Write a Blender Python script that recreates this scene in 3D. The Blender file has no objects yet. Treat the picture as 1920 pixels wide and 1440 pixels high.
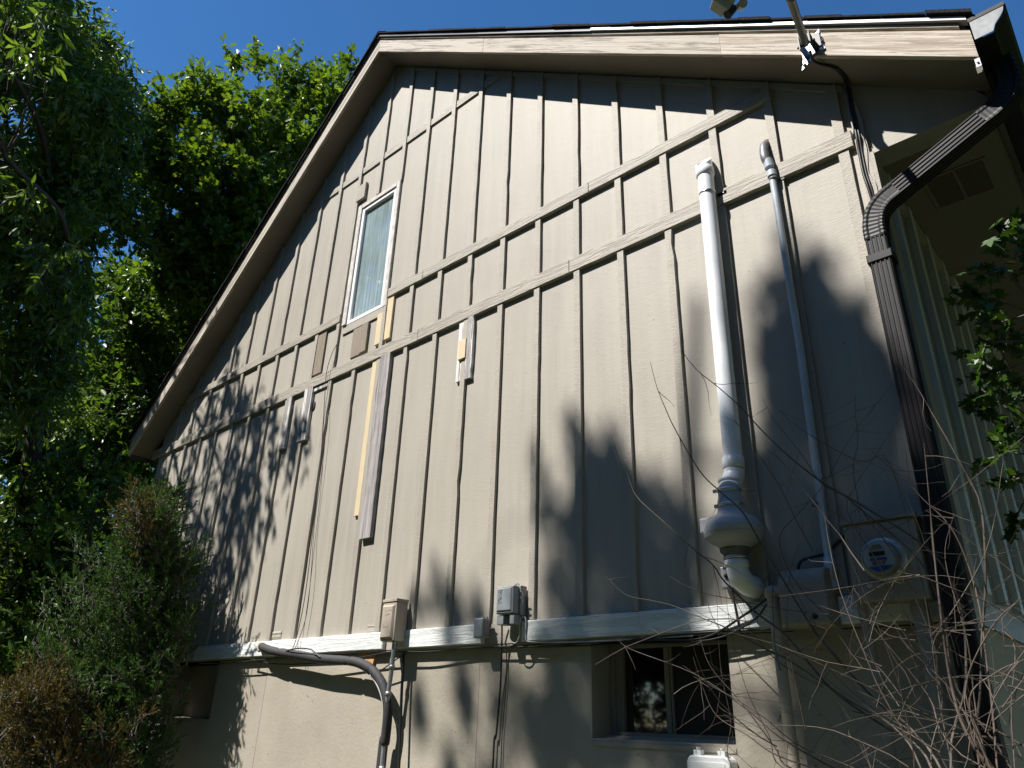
import bpy, math, random
import numpy as np
from mathutils import Vector, Matrix
random.seed(7); RNG = np.random.default_rng(11)
scene = bpy.context.scene
COL = scene.collection
# ------------------------------------------------------------------ camera
CF, CYAW, CPIT, CROL = 1364.84, -0.744732, 0.432769, 0.032762
CX, CD, Z0 = 3.96472, 2.89063, 1.5          # camera x, distance in front of the wall, eye height
def cam_axes():
    cy, sy, cp, sp = math.cos(CYAW), math.sin(CYAW), math.cos(CPIT), math.sin(CPIT)
    f = np.array([sy*cp, cy*cp, sp]); rt = np.array([cy, -sy, 0.0]); up = np.cross(rt, f)
    c, s = math.cos(CROL), math.sin(CROL)
    return c*rt + s*up, -s*rt + c*up, f
AR, AU, AF = cam_axes()
CAMP = np.array([CX, -CD, Z0])
cd = bpy.data.cameras.new('camera'); cam = bpy.data.objects.new('camera', cd); COL.objects.link(cam)
cd.sensor_width = 36; cd.lens = CF/1920*36; cd.clip_start = 0.05; cd.clip_end = 3000
M = Matrix(((AR[0], AU[0], -AF[0], CAMP[0]), (AR[1], AU[1], -AF[1], CAMP[1]), (AR[2], AU[2], -AF[2], CAMP[2]), (0, 0, 0, 1)))
cam.matrix_world = M; scene.camera = cam
scene.render.resolution_x = 1024; scene.render.resolution_y = 768
# measuring helpers: a sight line of the survey camera met with a plane of the building
def ray(u, v): return (u-960)/CF*AR - (v-720)/CF*AU + AF
def W(u, v, Y=0.0):
    d = ray(u, v); t = (CD+Y)/d[1]; p = CAMP + t*d
    return (float(p[0]), float(Y), float(p[2]))
def AT(u, v, dist):
    d = ray(u, v); p = CAMP + d/math.hypot(d[0], d[1])*dist
    return np.array([float(p[0]), float(p[1]), float(p[2])])
# ------------------------------------------------------------------ sky, sun, exposure
SD = np.array([0.252, 0.529, -0.81]); SD = SD/np.linalg.norm(SD)      # direction sunlight travels
w = bpy.data.worlds.new('World'); scene.world = w; w.use_nodes = True
nt = w.node_tree; nt.nodes.clear()
sky = nt.nodes.new('ShaderNodeTexSky'); sky.sky_type = 'NISHITA'; sky.sun_disc = False
sky.sun_elevation = math.asin(-SD[2]); sky.sun_rotation = math.atan2(-SD[0], -SD[1])
sky.air_density = 1.0; sky.dust_density = 0.1; sky.ozone_density = 4.0; sky.altitude = 800
bg = nt.nodes.new('ShaderNodeBackground'); bg.inputs['Strength'].default_value = 0.075
wo = nt.nodes.new('ShaderNodeOutputWorld')
hs = nt.nodes.new('ShaderNodeHueSaturation'); hs.inputs['Saturation'].default_value = 1.22; hs.inputs['Value'].default_value = 1.12
nt.links.new(sky.outputs[0], hs.inputs['Color']); nt.links.new(hs.outputs[0], bg.inputs[0]); nt.links.new(bg.outputs[0], wo.inputs[0])
sl = bpy.data.lights.new('sun', 'SUN'); sl.energy = 4.8; sl.angle = math.radians(0.53); sl.color = (1.0, 0.955, 0.89)
so = bpy.data.objects.new('sun', sl); COL.objects.link(so)
so.rotation_euler = Vector(SD).to_track_quat('-Z', 'Y').to_euler(); so.location = (-6, -12, 20)
scene.view_settings.view_transform = 'Standard'; scene.view_settings.look = 'None'
scene.view_settings.gamma = 1.0; scene.view_settings.exposure = 0.97
scene.render.engine = 'CYCLES'
scene.cycles.max_bounces = 6; scene.cycles.transparent_max_bounces = 8

# ------------------------------------------------------------------ materials
def newmat(name):
    m = bpy.data.materials.new(name); m.use_nodes = True
    n = m.node_tree; b = n.nodes['Principled BSDF']; return m, n, b
def L(n, a, b): n.links.new(a, b)
def node(n, t, **kw):
    x = n.nodes.new(t)
    for k, v in kw.items(): setattr(x, k, v)
    return x
def coords(n, scale=(1, 1, 1), kind='Object'):
    tc = node(n, 'ShaderNodeTexCoord'); mp = node(n, 'ShaderNodeMapping'); mp.inputs['Scale'].default_value = scale
    L(n, tc.outputs[kind], mp.inputs[0]); return mp.outputs[0]
def noise(n, vec, scale, detail=4, rough=.55, dist=0):
    t = node(n, 'ShaderNodeTexNoise'); t.inputs['Scale'].default_value = scale; t.inputs['Detail'].default_value = detail
    t.inputs['Roughness'].default_value = rough; t.inputs['Distortion'].default_value = dist
    L(n, vec, t.inputs['Vector']); return t.outputs[0]
def ramp(n, fac, stops):
    r = node(n, 'ShaderNodeValToRGB'); e = r.color_ramp.elements
    while len(e) < len(stops): e.new(0.5)
    for i, (p, c) in enumerate(stops): e[i].position = p; e[i].color = (c[0], c[1], c[2], 1)
    L(n, fac, r.inputs[0]); return r.outputs[0]
def mix(n, fac, a, b, mode='MIX'):
    x = node(n, 'ShaderNodeMix', data_type='RGBA', blend_type=mode)
    if isinstance(fac, (int, float)): x.inputs[0].default_value = fac
    else: L(n, fac, x.inputs[0])
    for i, c in ((6, a), (7, b)):
        if isinstance(c, tuple): x.inputs[i].default_value = (c[0], c[1], c[2], 1)
        else: L(n, c, x.inputs[i])
    return x.outputs[2]
def bump(n, b, h, strength=.3, dist=.01):
    k = node(n, 'ShaderNodeBump'); k.inputs['Strength'].default_value = strength; k.inputs['Distance'].default_value = dist
    L(n, h, k.inputs['Height']); L(n, k.outputs[0], b.inputs['Normal'])
def g(v): return (v, v, v)
MATS = {}
def simple(name, col, rough=.5, metal=0, nscale=0, namt=.15, bscale=0, bstr=.2, spec=None):
    m, n, b = newmat(name)
    b.inputs['Roughness'].default_value = rough; b.inputs['Metallic'].default_value = metal
    if spec is not None: b.inputs['Specular IOR Level'].default_value = spec
    if nscale:
        v = coords(n); f = noise(n, v, nscale, 5, .6)
        c = ramp(n, f, [(.3, tuple(x*(1-namt) for x in col)), (.7, tuple(min(1, x*(1+namt)) for x in col))])
        L(n, c, b.inputs['Base Color'])
        if bscale: bump(n, b, noise(n, v, bscale, 4, .6), bstr, .004)
    else: b.inputs['Base Color'].default_value = (*col, 1)
    MATS[name] = m; return m
def painted(name, base, dark, vs=(1, 1, 1), streak=.35, bs=.25):
    """painted wood: soft vertical streaks, faint dirt, fine grain bump"""
    m, n, b = newmat(name)
    v1 = coords(n, (3.0, 3.0, .35)); v2 = coords(n, (1, 1, 1)); v3 = coords(n, (vs[0]*160, vs[1]*160, vs[2]*160))
    f1 = noise(n, v1, 3.2, 5, .6); f2 = noise(n, v2, .9, 4, .55); f3 = noise(n, v2, 38, 6, .75)
    c = ramp(n, f1, [(.32, tuple(x*.90 for x in base)), (.68, tuple(x*1.05 for x in base))])
    c = mix(n, ramp(n, f2, [(.45, g(0)), (.75, g(streak))]), c, dark)
    c = mix(n, ramp(n, f3, [(.66, g(0)), (.78, g(.35))]), c, tuple(x*.55 for x in base))
    f4 = noise(n, coords(n, (9, 9, .45)), 2.6, 5, .65); f5 = noise(n, coords(n, (.5, .5, .8)), 1.7, 3)
    mm = node(n, 'ShaderNodeMath', operation='MULTIPLY'); L(n, f4, mm.inputs[0]); L(n, f5, mm.inputs[1])
    c = mix(n, ramp(n, mm.outputs[0], [(.25, g(0)), (.38, g(.7))]), c, tuple(x*.80 for x in base))
    c = mix(n, ramp(n, noise(n, v2, .55, 2), [(.35, g(0)), (.65, g(.35))]), c, tuple(min(1, x*1.14) for x in base))
    vo = node(n, 'ShaderNodeTexVoronoi'); vo.inputs['Scale'].default_value = 7.5; L(n, v2, vo.inputs['Vector'])
    ls_ = node(n, 'ShaderNodeMath', operation='LESS_THAN'); L(n, vo.outputs['Distance'], ls_.inputs[0]); ls_.inputs[1].default_value = .028
    c = mix(n, ls_.outputs[0], c, tuple(x*.38 for x in base))
    L(n, c, b.inputs['Base Color']); b.inputs['Roughness'].default_value = .62
    h = node(n, 'ShaderNodeMath', operation='ADD'); L(n, noise(n, v3, 1, 3, .6), h.inputs[0]); L(n, noise(n, v2, 14, 4), h.inputs[1])
    bump(n, b, h.outputs[0], bs, .004); MATS[name] = m; return m
TAN = (.346, .319, .272)
painted('siding', TAN, (.285, .255, .21), (.12, 1, .9), .35, .22)
painted('batten', (.335, .307, .26), (.25, .22, .185), (.25, 1, 1.2), .45, .6)
def grainboard(name, base, line, ax='x', amt=.55, scale=1.0, bs=.6):
    """cathedral grain embossed in painted composite trim"""
    m, n, b = newmat(name)
    sc = {'x': (1.3, 1, 16), 'z': (16, 1, 1.3)}[ax]
    v = coords(n, tuple(s*scale for s in sc)); f = noise(n, v, 1.6, 3, .5, .6)
    mu = node(n, 'ShaderNodeMath', operation='MULTIPLY'); mu.inputs[1].default_value = 34; L(n, f, mu.inputs[0])
    si = node(n, 'ShaderNodeMath', operation='SINE'); L(n, mu.outputs[0], si.inputs[0])
    f2 = noise(n, coords(n, (sc[0]*3, 1, sc[2]*2)), 8, 5, .7)
    ad = node(n, 'ShaderNodeMath', operation='MULTIPLY_ADD'); L(n, si.outputs[0], ad.inputs[0]); ad.inputs[1].default_value = .22; L(n, f2, ad.inputs[2])
    c = ramp(n, ad.outputs[0], [(.30, line), (.52, base), (.8, tuple(min(1, x*1.06) for x in base))])
    c = mix(n, amt, tuple(base), c)
    L(n, c, b.inputs['Base Color']); b.inputs['Roughness'].default_value = .6
    bump(n, b, ad.outputs[0], bs, .004); MATS[name] = m
grainboard('trim', (.33, .303, .256), (.19, .166, .136))
grainboard('primed', (.70, .72, .70), (.50, .53, .53), amt=.7, scale=.8)
grainboard('cream', (.60, .49, .31), (.48, .38, .23), ax='z', amt=.35)
grainboard('brown_board', (.23, .19, .145), (.17, .135, .10), ax='z', amt=.5)
def weathered(name, c0, c1, c2, ax='z', paint=None, pthr=.55, tilt=0, sc2=1.0):
    m, n, b = newmat(name)
    sc = {'z': (60, 20, 2.2), 'x': (2.2, 20, 60)}[ax]
    rot = node(n, 'ShaderNodeMapping'); rot.inputs['Rotation'].default_value = (0, tilt, 0); L(n, coords(n), rot.inputs[0])
    def cs(q):
        mp = node(n, 'ShaderNodeMapping'); mp.inputs['Scale'].default_value = q; L(n, rot.outputs[0], mp.inputs[0]); return mp.outputs[0]
    f = noise(n, cs(sc), 1.0, 6, .7, .3); c = ramp(n, f, [(.28, c0), (.5, c1), (.75, c2)])
    if paint:
        p = noise(n, cs(tuple(s*.35*sc2 for s in sc)), 1.6, 6, .72)
        c = mix(n, ramp(n, p, [(pthr, g(0)), (pthr+.04, g(1))]), c, paint)
    L(n, c, b.inputs['Base Color']); b.inputs['Roughness'].default_value = .8; bump(n, b, f, .8, .006); MATS[name] = m
weathered('weathered', (.10, .09, .09), (.29, .27, .27), (.46, .44, .43))
weathered('weathered_flaking', (.06, .055, .05), (.26, .245, .24), (.44, .42, .41), paint=(.68, .66, .63), pthr=.49)
weathered('fascia_paint', (.11, .095, .08), (.24, .205, .17), (.36, .31, .26), ax='x', paint=(.44, .395, .335), pthr=.46, tilt=-math.atan(.763))
weathered('fascia_left', (.11, .095, .08), (.24, .205, .17), (.36, .31, .26), ax='x', paint=(.42, .38, .32), pthr=.46, tilt=math.atan(.875))
weathered('fascia_bare', (.09, .07, .05), (.33, .275, .22), (.50, .42, .34), ax='x', paint=(.52, .47, .40), pthr=.50, tilt=-math.atan(.763), sc2=2.2)
def soffit_m():
    m, n, b = newmat('soffit'); v = coords(n, (1, 1, 1))
    c = ramp(n, noise(n, v, 2.2, 5, .6), [(.3, (.15, .128, .10)), (.7, (.20, .17, .135))])
    L(n, c, b.inputs['Base Color']); b.inputs['Roughness'].default_value = .7; MATS['soffit'] = m
soffit_m()
def concrete():
    m, n, b = newmat('foundation_paint'); v = coords(n)
    c = ramp(n, noise(n, v, 2.0, 6, .62), [(.3, (.285, .255, .205)), (.7, (.37, .335, .275))])
    vo = node(n, 'ShaderNodeTexVoronoi'); vo.inputs['Scale'].default_value = 34; vo.inputs['Randomness'].default_value = 1
    L(n, v, vo.inputs['Vector'])
    gate = noise(n, v, 6, 3); pit = node(n, 'ShaderNodeMath', operation='LESS_THAN'); L(n, vo.outputs['Distance'], pit.inputs[0])
    thr = node(n, 'ShaderNodeMapRange'); L(n, gate, thr.inputs[0]); thr.inputs[1].default_value = .5; thr.inputs[2].default_value = .85; thr.inputs[3].default_value = 0; thr.inputs[4].default_value = .34
    L(n, thr.outputs[0], pit.inputs[1])
    c = mix(n, pit.outputs[0], c, (.15, .13, .10)); L(n, c, b.inputs['Base Color']); b.inputs['Roughness'].default_value = .75
    h = node(n, 'ShaderNodeMath', operation='MULTIPLY_ADD'); L(n, pit.outputs[0], h.inputs[0]); h.inputs[1].default_value = -.6; L(n, noise(n, v, 55, 5, .7), h.inputs[2])
    bump(n, b, h.outputs[0], .4, .006); MATS['foundation_paint'] = m
concrete()
simple('shingle', (.022, .022, .025), .95, 0, 90, .6, 120, .6, spec=.1)
simple('glare_and_metal', (.42, .42, .43), .4, .2)
simple('dark_trim', (.075, .065, .055), .7, 0, 8, .3)
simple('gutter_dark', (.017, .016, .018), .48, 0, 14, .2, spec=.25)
simple('gutter_grey', (.15, .16, .17), .5, .2, 30, .35)  # plain grey of end cap, conduit elbow and meter body
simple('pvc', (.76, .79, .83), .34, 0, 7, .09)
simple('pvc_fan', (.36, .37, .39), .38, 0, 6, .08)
simple('rubber', (.12, .12, .125), .6, 0, 20, .3)
simple('steel', (.55, .56, .58), .3, .9, 30, .15)
simple('conduit', (.40, .45, .51), .42, 0, 12, .12)
simple('galvanized', (.36, .37, .38), .45, .6, 40, .25)
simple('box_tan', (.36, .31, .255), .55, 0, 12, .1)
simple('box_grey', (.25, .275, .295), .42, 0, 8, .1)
simple('box_taupe', (.25, .225, .19), .6, 0, 10, .12)  # dull tan of the meter and service boxes
simple('black', (.012, .012, .013), .5)
simple('foam', (.028, .028, .031), .75, 0, 25, .3)
simple('cable_black', (.012, .012, .013), .45)
simple('cable_grey', (.42, .41, .39), .5)
simple('cable_brown', (.05, .04, .033), .6)
simple('vinyl', (.78, .78, .77), .4, 0, 9, .05)
simple('vinyl_worn', (.50, .47, .44), .6, 0, 22, .25, 60, .3)
simple('alu_shade', (.085, .08, .072), .45, .2, 9, .2)
simple('alu_tan', (.22, .20, .165), .5, 0, 9, .1)
simple('white_plastic', (.82, .84, .83), .35)
simple('dish_grey', (.5, .51, .49), .45, 0, 14, .15)
simple('mast_green', (.10, .115, .10), .42, .2, 14, .25)
simple('chrome', (.7, .7, .72), .18, 1.0)
simple('foam_fill', (.50, .27, .12), .9, 0, 60, .5, 80, .8)
simple('blue_label', (.015, .05, .20), .45)
simple('label_white', (.26, .28, .285), .5)
simple('text_dark', (.03, .035, .05), .6)
simple('text_tan', (.26, .22, .18), .7)
simple('lcd', (.02, .022, .015), .25)
simple('bark', (.05, .042, .036), .9, 0, 22, .45, 40, 1.0)
simple('bark_grey', (.11, .10, .088), .9, 0, 25, .4, 40, 1.0)
simple('twig', (.088, .072, .055), .75, 0, 40, .35)
simple('twig_red', (.09, .068, .054), .7, 0, 40, .35)
simple('hole', (.008, .007, .006), .9)
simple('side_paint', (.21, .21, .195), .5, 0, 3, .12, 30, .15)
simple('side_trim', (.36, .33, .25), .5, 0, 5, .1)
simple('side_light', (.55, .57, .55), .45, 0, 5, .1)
simple('smear', (.43, .345, .29), .7, 0, 40, .2)
def glassm(name, col, rough=.03, spec=1.0):
    m, n, b = newmat(name); b.inputs['Base Color'].default_value = (*col, 1); b.inputs['Roughness'].default_value = rough
    b.inputs['Specular IOR Level'].default_value = spec; b.inputs['IOR'].default_value = 1.52; MATS[name] = m; return m, n, b
glassm('glass_dark', (.006, .007, .007)); glassm('glass_screen', (.02, .021, .022), .35, .4)
def curtain_glass():
    """sky and tree reflections painted into the pane colour, with curtain streaks"""
    m, n, b = newmat('reflection_glass')
    s = noise(n, coords(n, (22, 1, .7)), 2.2, 5, .6, .25); q = noise(n, coords(n, (2, 1, 1.2)), 1.6, 4, .6); r = noise(n, coords(n, (70, 1, 1.2)), 1.5, 4, .7)
    c = ramp(n, s, [(.35, (.19, .25, .265)), (.52, (.27, .35, .37)), (.7, (.42, .51, .54))])
    c = mix(n, ramp(n, q, [(.38, g(.0)), (.6, g(.55))]), c, (.15, .185, .175))
    c = mix(n, ramp(n, r, [(.6, g(0)), (.75, g(.45))]), c, (.50, .64, .68))
    L(n, c, b.inputs['Base Color']); b.inputs['Roughness'].default_value = .06; b.inputs['IOR'].default_value = 1.6
    b.inputs['Specular IOR Level'].default_value = .9; MATS['reflection_glass'] = m
curtain_glass()
def leafm(name, cols, rough=.42, trans=.35, var=.5):
    m, n, b = newmat(name); out = n.nodes['Material Output']
    geo = node(n, 'ShaderNodeNewGeometry')
    c = ramp(n, geo.outputs['Random Per Island'], [(i/(len(cols)-1)*.96+.02, cc) for i, cc in enumerate(cols)])
    c = mix(n, ramp(n, noise(n, coords(n), .7, 3), [(.35, g(0)), (.65, g(var))]), c, tuple(x*.62 for x in cols[0]))
    L(n, c, b.inputs['Base Color']); b.inputs['Roughness'].default_value = rough; b.inputs['Specular IOR Level'].default_value = .45
    t = node(n, 'ShaderNodeBsdfTranslucent'); c2 = mix(n, 1.0, c, (1.25, 1.35, .45), 'MULTIPLY'); L(n, c2, t.inputs[0])
    ms = node(n, 'ShaderNodeMixShader'); ms.inputs[0].default_value = trans
    L(n, b.outputs[0], ms.inputs[1]); L(n, t.outputs[0], ms.inputs[2]); L(n, ms.outputs[0], out.inputs[0]); MATS[name] = m
leafm('leaf_oak', [(.075, .13, .018), (.13, .20, .026), (.20, .27, .038)], .36, .42)
leafm('leaf_narrow', [(.07, .12, .026), (.12, .19, .036), (.19, .27, .05)], .38, .46, .25)
leafm('leaf_dark', [(.05, .095, .02), (.085, .15, .028), (.14, .21, .036)], .4, .4, .3)
leafm('leaf_bright', [(.07, .15, .02), (.11, .21, .028), (.15, .27, .04)], .4, .45)
leafm('leaf_maple', [(.025, .06, .015), (.04, .09, .02), (.07, .13, .025)], .4, .4)
leafm('juniper_green', [(.045, .095, .032), (.075, .15, .045), (.125, .205, .06)], .6, .2, .35)
leafm('juniper_brown', [(.085, .075, .026), (.15, .115, .038), (.23, .16, .06)], .7, .15, .35)
def ground_m():
    m, n, b = newmat('soil'); v = coords(n)
    c = ramp(n, noise(n, v, 1.4, 6, .65), [(.3, (.025, .035, .012)), (.55, (.045, .055, .02)), (.75, (.09, .08, .045))])
    L(n, c, b.inputs['Base Color']); b.inputs['Roughness'].default_value = .95; bump(n, b, noise(n, v, 9, 6, .7), .6, .05); MATS['soil'] = m
ground_m()

# ------------------------------------------------------------------ mesh helpers
class MB:
    def __init__(s): s.v = []; s.f = []; s.sm = []
    def add(s, vs, fs, smooth=False):
        o = len(s.v); s.v += [tuple(map(float, p)) for p in vs]; s.f += [tuple(i+o for i in f) for f in fs]; s.sm += [smooth]*len(fs); return s
    def box(s, x0, x1, y0, y1, z0, z1):
        return s.add([(x0,y0,z0),(x1,y0,z0),(x1,y1,z0),(x0,y1,z0),(x0,y0,z1),(x1,y0,z1),(x1,y1,z1),(x0,y1,z1)],
                     [(0,3,2,1),(4,5,6,7),(0,1,5,4),(1,2,6,5),(2,3,7,6),(3,0,4,7)])
    def bbox(s, x0, x1, y0, y1, z0, z1, r=.006):
        """box whose front (-y) edges are chamfered"""
        a = [(x0,z0),(x1,z0),(x1,z1),(x0,z1)]; b = [(x0+r,z0+r),(x1-r,z0+r),(x1-r,z1-r),(x0+r,z1-r)]
        vs = [(x,y1,z) for x,z in a]+[(x,y0+r,z) for x,z in a]+[(x,y0,z) for x,z in b]
        fs = [(3,2,1,0),(8,9,10,11)]
        for k in (0,4):
            for i in range(4): j = (i+1)%4; fs.append((k+i,k+j,k+4+j,k+4+i))
        return s.add(vs, fs)
    def prism(s, poly, y0, y1):
        """polygon in (x,z), counter-clockwise seen from -y, from y0 (front) to y1"""
        n = len(poly); vs = [(x,y0,z) for x,z in poly]+[(x,y1,z) for x,z in poly]
        fs = [tuple(range(n)), tuple(range(2*n-1, n-1, -1))]
        for i in range(n): j = (i+1)%n; fs.append((j, i, n+i, n+j))
        return s.add(vs, fs)
    def tube(s, pts, r, n=8, caps=True, smooth=True):
        pts = [np.array(p, float) for p in pts]; m = len(pts)
        rs = r if isinstance(r, (list, tuple, np.ndarray)) else [r]*m
        u = None; vs = []; fs = []
        for i in range(m):
            a = pts[max(i-1,0)]; b = pts[min(i+1,m-1)]; t = b-a; t = t/(np.linalg.norm(t)+1e-12)
            if u is None:
                u = np.cross(t, [0,0,1.]); 
                if np.linalg.norm(u) < .1: u = np.cross(t, [1.,0,0])
            u = u - t*np.dot(u,t); u /= np.linalg.norm(u)+1e-12; wv = np.cross(t,u)
            for k in range(n):
                a_ = 2*math.pi*k/n; vs.append(pts[i]+rs[i]*(math.cos(a_)*u+math.sin(a_)*wv))
        for i in range(m-1):
            for k in range(n): j = (k+1)%n; fs.append((i*n+k, i*n+j, (i+1)*n+j, (i+1)*n+k))
        s.add(vs, fs, smooth)
        if caps: s.add(vs[:n], [tuple(range(n-1,-1,-1))]); s.add(vs[-n:], [tuple(range(n))])
        return s
    def lathe(s, c, prof, axis='z', n=28, smooth=True):
        """prof: (radius, offset along axis)"""
        vs = []; fs = []
        for r_, h in prof:
            for k in range(n):
                a = 2*math.pi*k/n; p, q = r_*math.cos(a), r_*math.sin(a)
                d = {'z': (p, q, h), 'y': (p, h, q), 'x': (h, p, q)}[axis]; vs.append((c[0]+d[0], c[1]+d[1], c[2]+d[2]))
        for i in range(len(prof)-1):
            for k in range(n): j = (k+1)%n; fs.append((i*n+k, i*n+j, (i+1)*n+j, (i+1)*n+k))
        s.add(vs, fs, smooth)
        s.add(vs[:n], [tuple(range(n-1,-1,-1))]); s.add(vs[-n:], [tuple(range(n))]); return s
    def build(s, name, m, parent=None, loc=None, bevel=0):
        me = bpy.data.meshes.new(name); me.from_pydata(s.v, [], s.f); me.update()
        me.polygons.foreach_set('use_smooth', s.sm)
        o = bpy.data.objects.new(name, me); COL.objects.link(o)
        me.materials.append(MATS[m] if isinstance(m, str) else m)
        if parent is not None: o.parent = parent; o.matrix_parent_inverse = parent.matrix_world.inverted()
        if bevel:
            b = o.modifiers.new('bevel', 'BEVEL'); b.width = bevel; b.segments = 2; b.limit_method = 'ANGLE'
        return o
def tag(o, label=None, cat=None, group=None, kind=None):
    for k, v in (('label', label), ('category', cat), ('group', group), ('kind', kind)):
        if v: o[k] = v
    return o
def thing(name, label, cat, loc=(0,0,0), group=None):
    o = bpy.data.objects.new(name, None); COL.objects.link(o); o.location = loc; o.empty_display_size = .1
    o.matrix_world = Matrix.Translation(loc); tag(o, label, cat, group); return o
def smooth_path(pts, k=6):
    p = [np.array(q, float) for q in pts]; p = [2*p[0]-p[1]]+p+[2*p[-1]-p[-2]]; out = []
    for i in range(1, len(p)-2):
        for j in range(k):
            t = j/k; a, b, c, d = p[i-1], p[i], p[i+1], p[i+2]
            out.append(.5*((2*b)+(-a+c)*t+(2*a-5*b+4*c-d)*t*t+(-a+3*b-3*c+d)*t**3))
    out.append(p[-2]); return out
def Zr(z): return z+Z0

# ------------------------------------------------------------------ ground
gm = MB(); N = 40; xs = np.linspace(-1, 1, N+1); xs = np.sign(xs)*(np.abs(xs)**2.6)*900
vs = []; 
for j in range(N+1):
    for i in range(N+1):
        x, y = xs[i], xs[j]; h = 0.10*math.sin(x*.7)*math.cos(y*.6) if abs(x) < 40 and abs(y) < 40 else 0
        vs.append((x, y, h-0.15))
gm.add(vs, [(j*(N+1)+i, j*(N+1)+i+1, (j+1)*(N+1)+i+1, (j+1)*(N+1)+i) for j in range(N) for i in range(N)], True)
tag(gm.build('ground', 'soil'), kind='structure')

# ------------------------------------------------------------------ house
S = .305
XL, XR, XE = -3.70, 3.42, 3.905
RB, RA = 5.362, .763      # right rake line z = RB - RA*x  (relative to eye height)
LB_, LA = 5.870, .875     # left rake line  z = LB + LA*x
XA = (RB-LB_)/(LA+RA); ZA = RB-RA*XA
def roof_z(x): return Zr(RB-RA*x) if x > XA else Zr(LB_+LA*x)
HB = Zr(.345)
house = thing('house', 'tan board and batten gable end of a house with peeling rake boards', 'house', (0, 0, 0))
# upper window opening
wx0, wx1, wz0, wz1 = -.562, -.052, Zr(2.862), Zr(4.035)
wall = MB()
def ln(x): return (x, roof_z(x))
wall.prism([(XL, HB), (wx0, HB), (wx0, roof_z(wx0)), ln(XL)], 0, .12)
wall.prism([(wx0, HB), (wx1, HB), (wx1, wz0), (wx0, wz0)], 0, .12)
wall.prism([(wx0, wz1), (wx1, wz1), ln(wx1), ln(XA), ln(wx0)], 0, .12)
wall.prism([(wx1, HB), (XR, HB), (XR, Zr(2.335)), (XE-.02, Zr(2.335)), (XE-.02, Zr(2.37)), ln(XE-.02-.03), ln(wx1)], 0, .12)
wall.build('gable_wall', 'siding', house)
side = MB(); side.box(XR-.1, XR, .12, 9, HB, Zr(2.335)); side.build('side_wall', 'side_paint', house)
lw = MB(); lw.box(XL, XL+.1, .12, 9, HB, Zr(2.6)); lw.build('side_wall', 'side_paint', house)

def batten_strip(x0, x1, z0, z1, th=.0195, jit=.0008, seg=.09, y1=0.0):
    """vertical strip with slightly worn edges"""
    n = max(1, int((z1-z0)/seg)); mb = MB(); vs = []
    bow = random.uniform(-.0012, .0012); ph = random.uniform(0, 6)
    for i in range(n+1):
        t = i/n; z = z0+(z1-z0)*t; b = bow*math.sin(t*3+ph); nick = 0
        if random.random() < .035: nick = random.uniform(.002, .007)
        a = x0+b+random.gauss(0, jit*.6); c = x1+b+random.gauss(0, jit)-nick; y = y1-th+random.gauss(0, jit*.6)
        vs += [(a, y1, z), (a, y, z), (c, y, z), (c, y1, z)]
    fs = [(0,1,2,3), tuple(4*n+i for i in (3,2,1,0))]
    for i in range(n):
        for k in range(3): fs.append((4*i+k, 4*i+4+k, 4*i+5+k, 4*i+1+k))
    mb.add(vs, fs); return mb
B1, B1t = Zr(2.915), Zr(2.992); B2, B2t = Zr(2.400), Zr(2.492); BELT0, BELT1 = Zr(.357), Zr(.455)
for k in range(-12, 12):
    xr = k*S-.009; xl = xr-.041; xc = (xl+xr)/2
    if xl < XL+.02: continue
    top = min(roof_z(xl), roof_z(xr))-.004
    segs = []
    lo = BELT1+.004
    if k == 11: xl, xr = 3.300, 3.345
    cuts = [(lo, min(B2-.003, top)), (B2t+.003, min(B1-.003, top)), (B1t+.003, top)]
    if k == 11: cuts = [(lo, B2-.003), (B2t+.003, top)]
    for a, b in cuts:
        if b-a < .04: continue
        p = (a, b)
        if k == -1 and a > B2: 
            if a < B1: continue
            p = (wz1+.05, top)
        if k == 0 and a > B1: p = (wz1+.03, top)
        batten_strip(xl, xr, p[0], p[1]).build('batten', 'batten', house)
def band(z0, z1, x0, x1, y0, seams=(), name='trim_board', m='trim', label=None):
    xs_ = [x0]+list(seams)+[x1]; mb = MB()
    for a, b in zip(xs_[:-1], xs_[1:]): mb.bbox(a+.001, b-.001, y0, -.0005, z0+random.uniform(-.001,.001), z1+random.uniform(-.001,.001), .003)
    o = mb.build(name, m, house); 
    if label: o['label'] = label
    return o
def xleft(z): return (z-Z0-LB_)/LA
band(B1, B1t, xleft(B1t)+.01, wx0-.06, -.026, (-1.6,)); band(B1, B1t, wx1+.045, 3.045, -.026, (W(798, 510)[0], 1.9))
band(B2, B2t, xleft(B2t)+.01, 3.372, -.026, (-2.1, W(621,698)[0], W(788,633)[0], 1.75))
# thin top band lies behind the battens
tb = MB()
for k in range(-7, 4):
    a, b = k*S-.006, (k+1)*S-.053
    z0, z1 = Zr(4.462), Zr(4.532)
    a2 = max(a, xleft(z1)+.01); b2 = min(b, 1.10)
    if b2-a2 > .03: tb.bbox(a2, b2, -.013, -.0005, z0, z1, .002)
tb.build('trim_board', 'trim', house)
# frieze strip right under the soffit (right rake)
fr = MB()
def rake(mb, x0, x1, o0, o1, y0, y1):
    """board following the right (x>XA) or left rake; o = vertical offset from the soffit line"""
    mb.prism([(x0, roof_z(x0)+o0), (x1, roof_z(x1)+o0), (x1, roof_z(x1)+o1), (x0, roof_z(x0)+o1)], y0, y1)
rake(fr, XA+.01, XR-.05, -.055, -.012, -.012, -.0005); fr.build('frieze_board', 'batten', house)
# corner boards
cb = MB(); q = batten_strip(3.378, 3.424, BELT1+.004, Zr(2.62), .020); cb.add(q.v, q.f)
cb.box(3.421, 3.441, -.019, .07, BELT1+.004, Zr(2.331)); cb.build('corner_board', 'batten', house)

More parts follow.
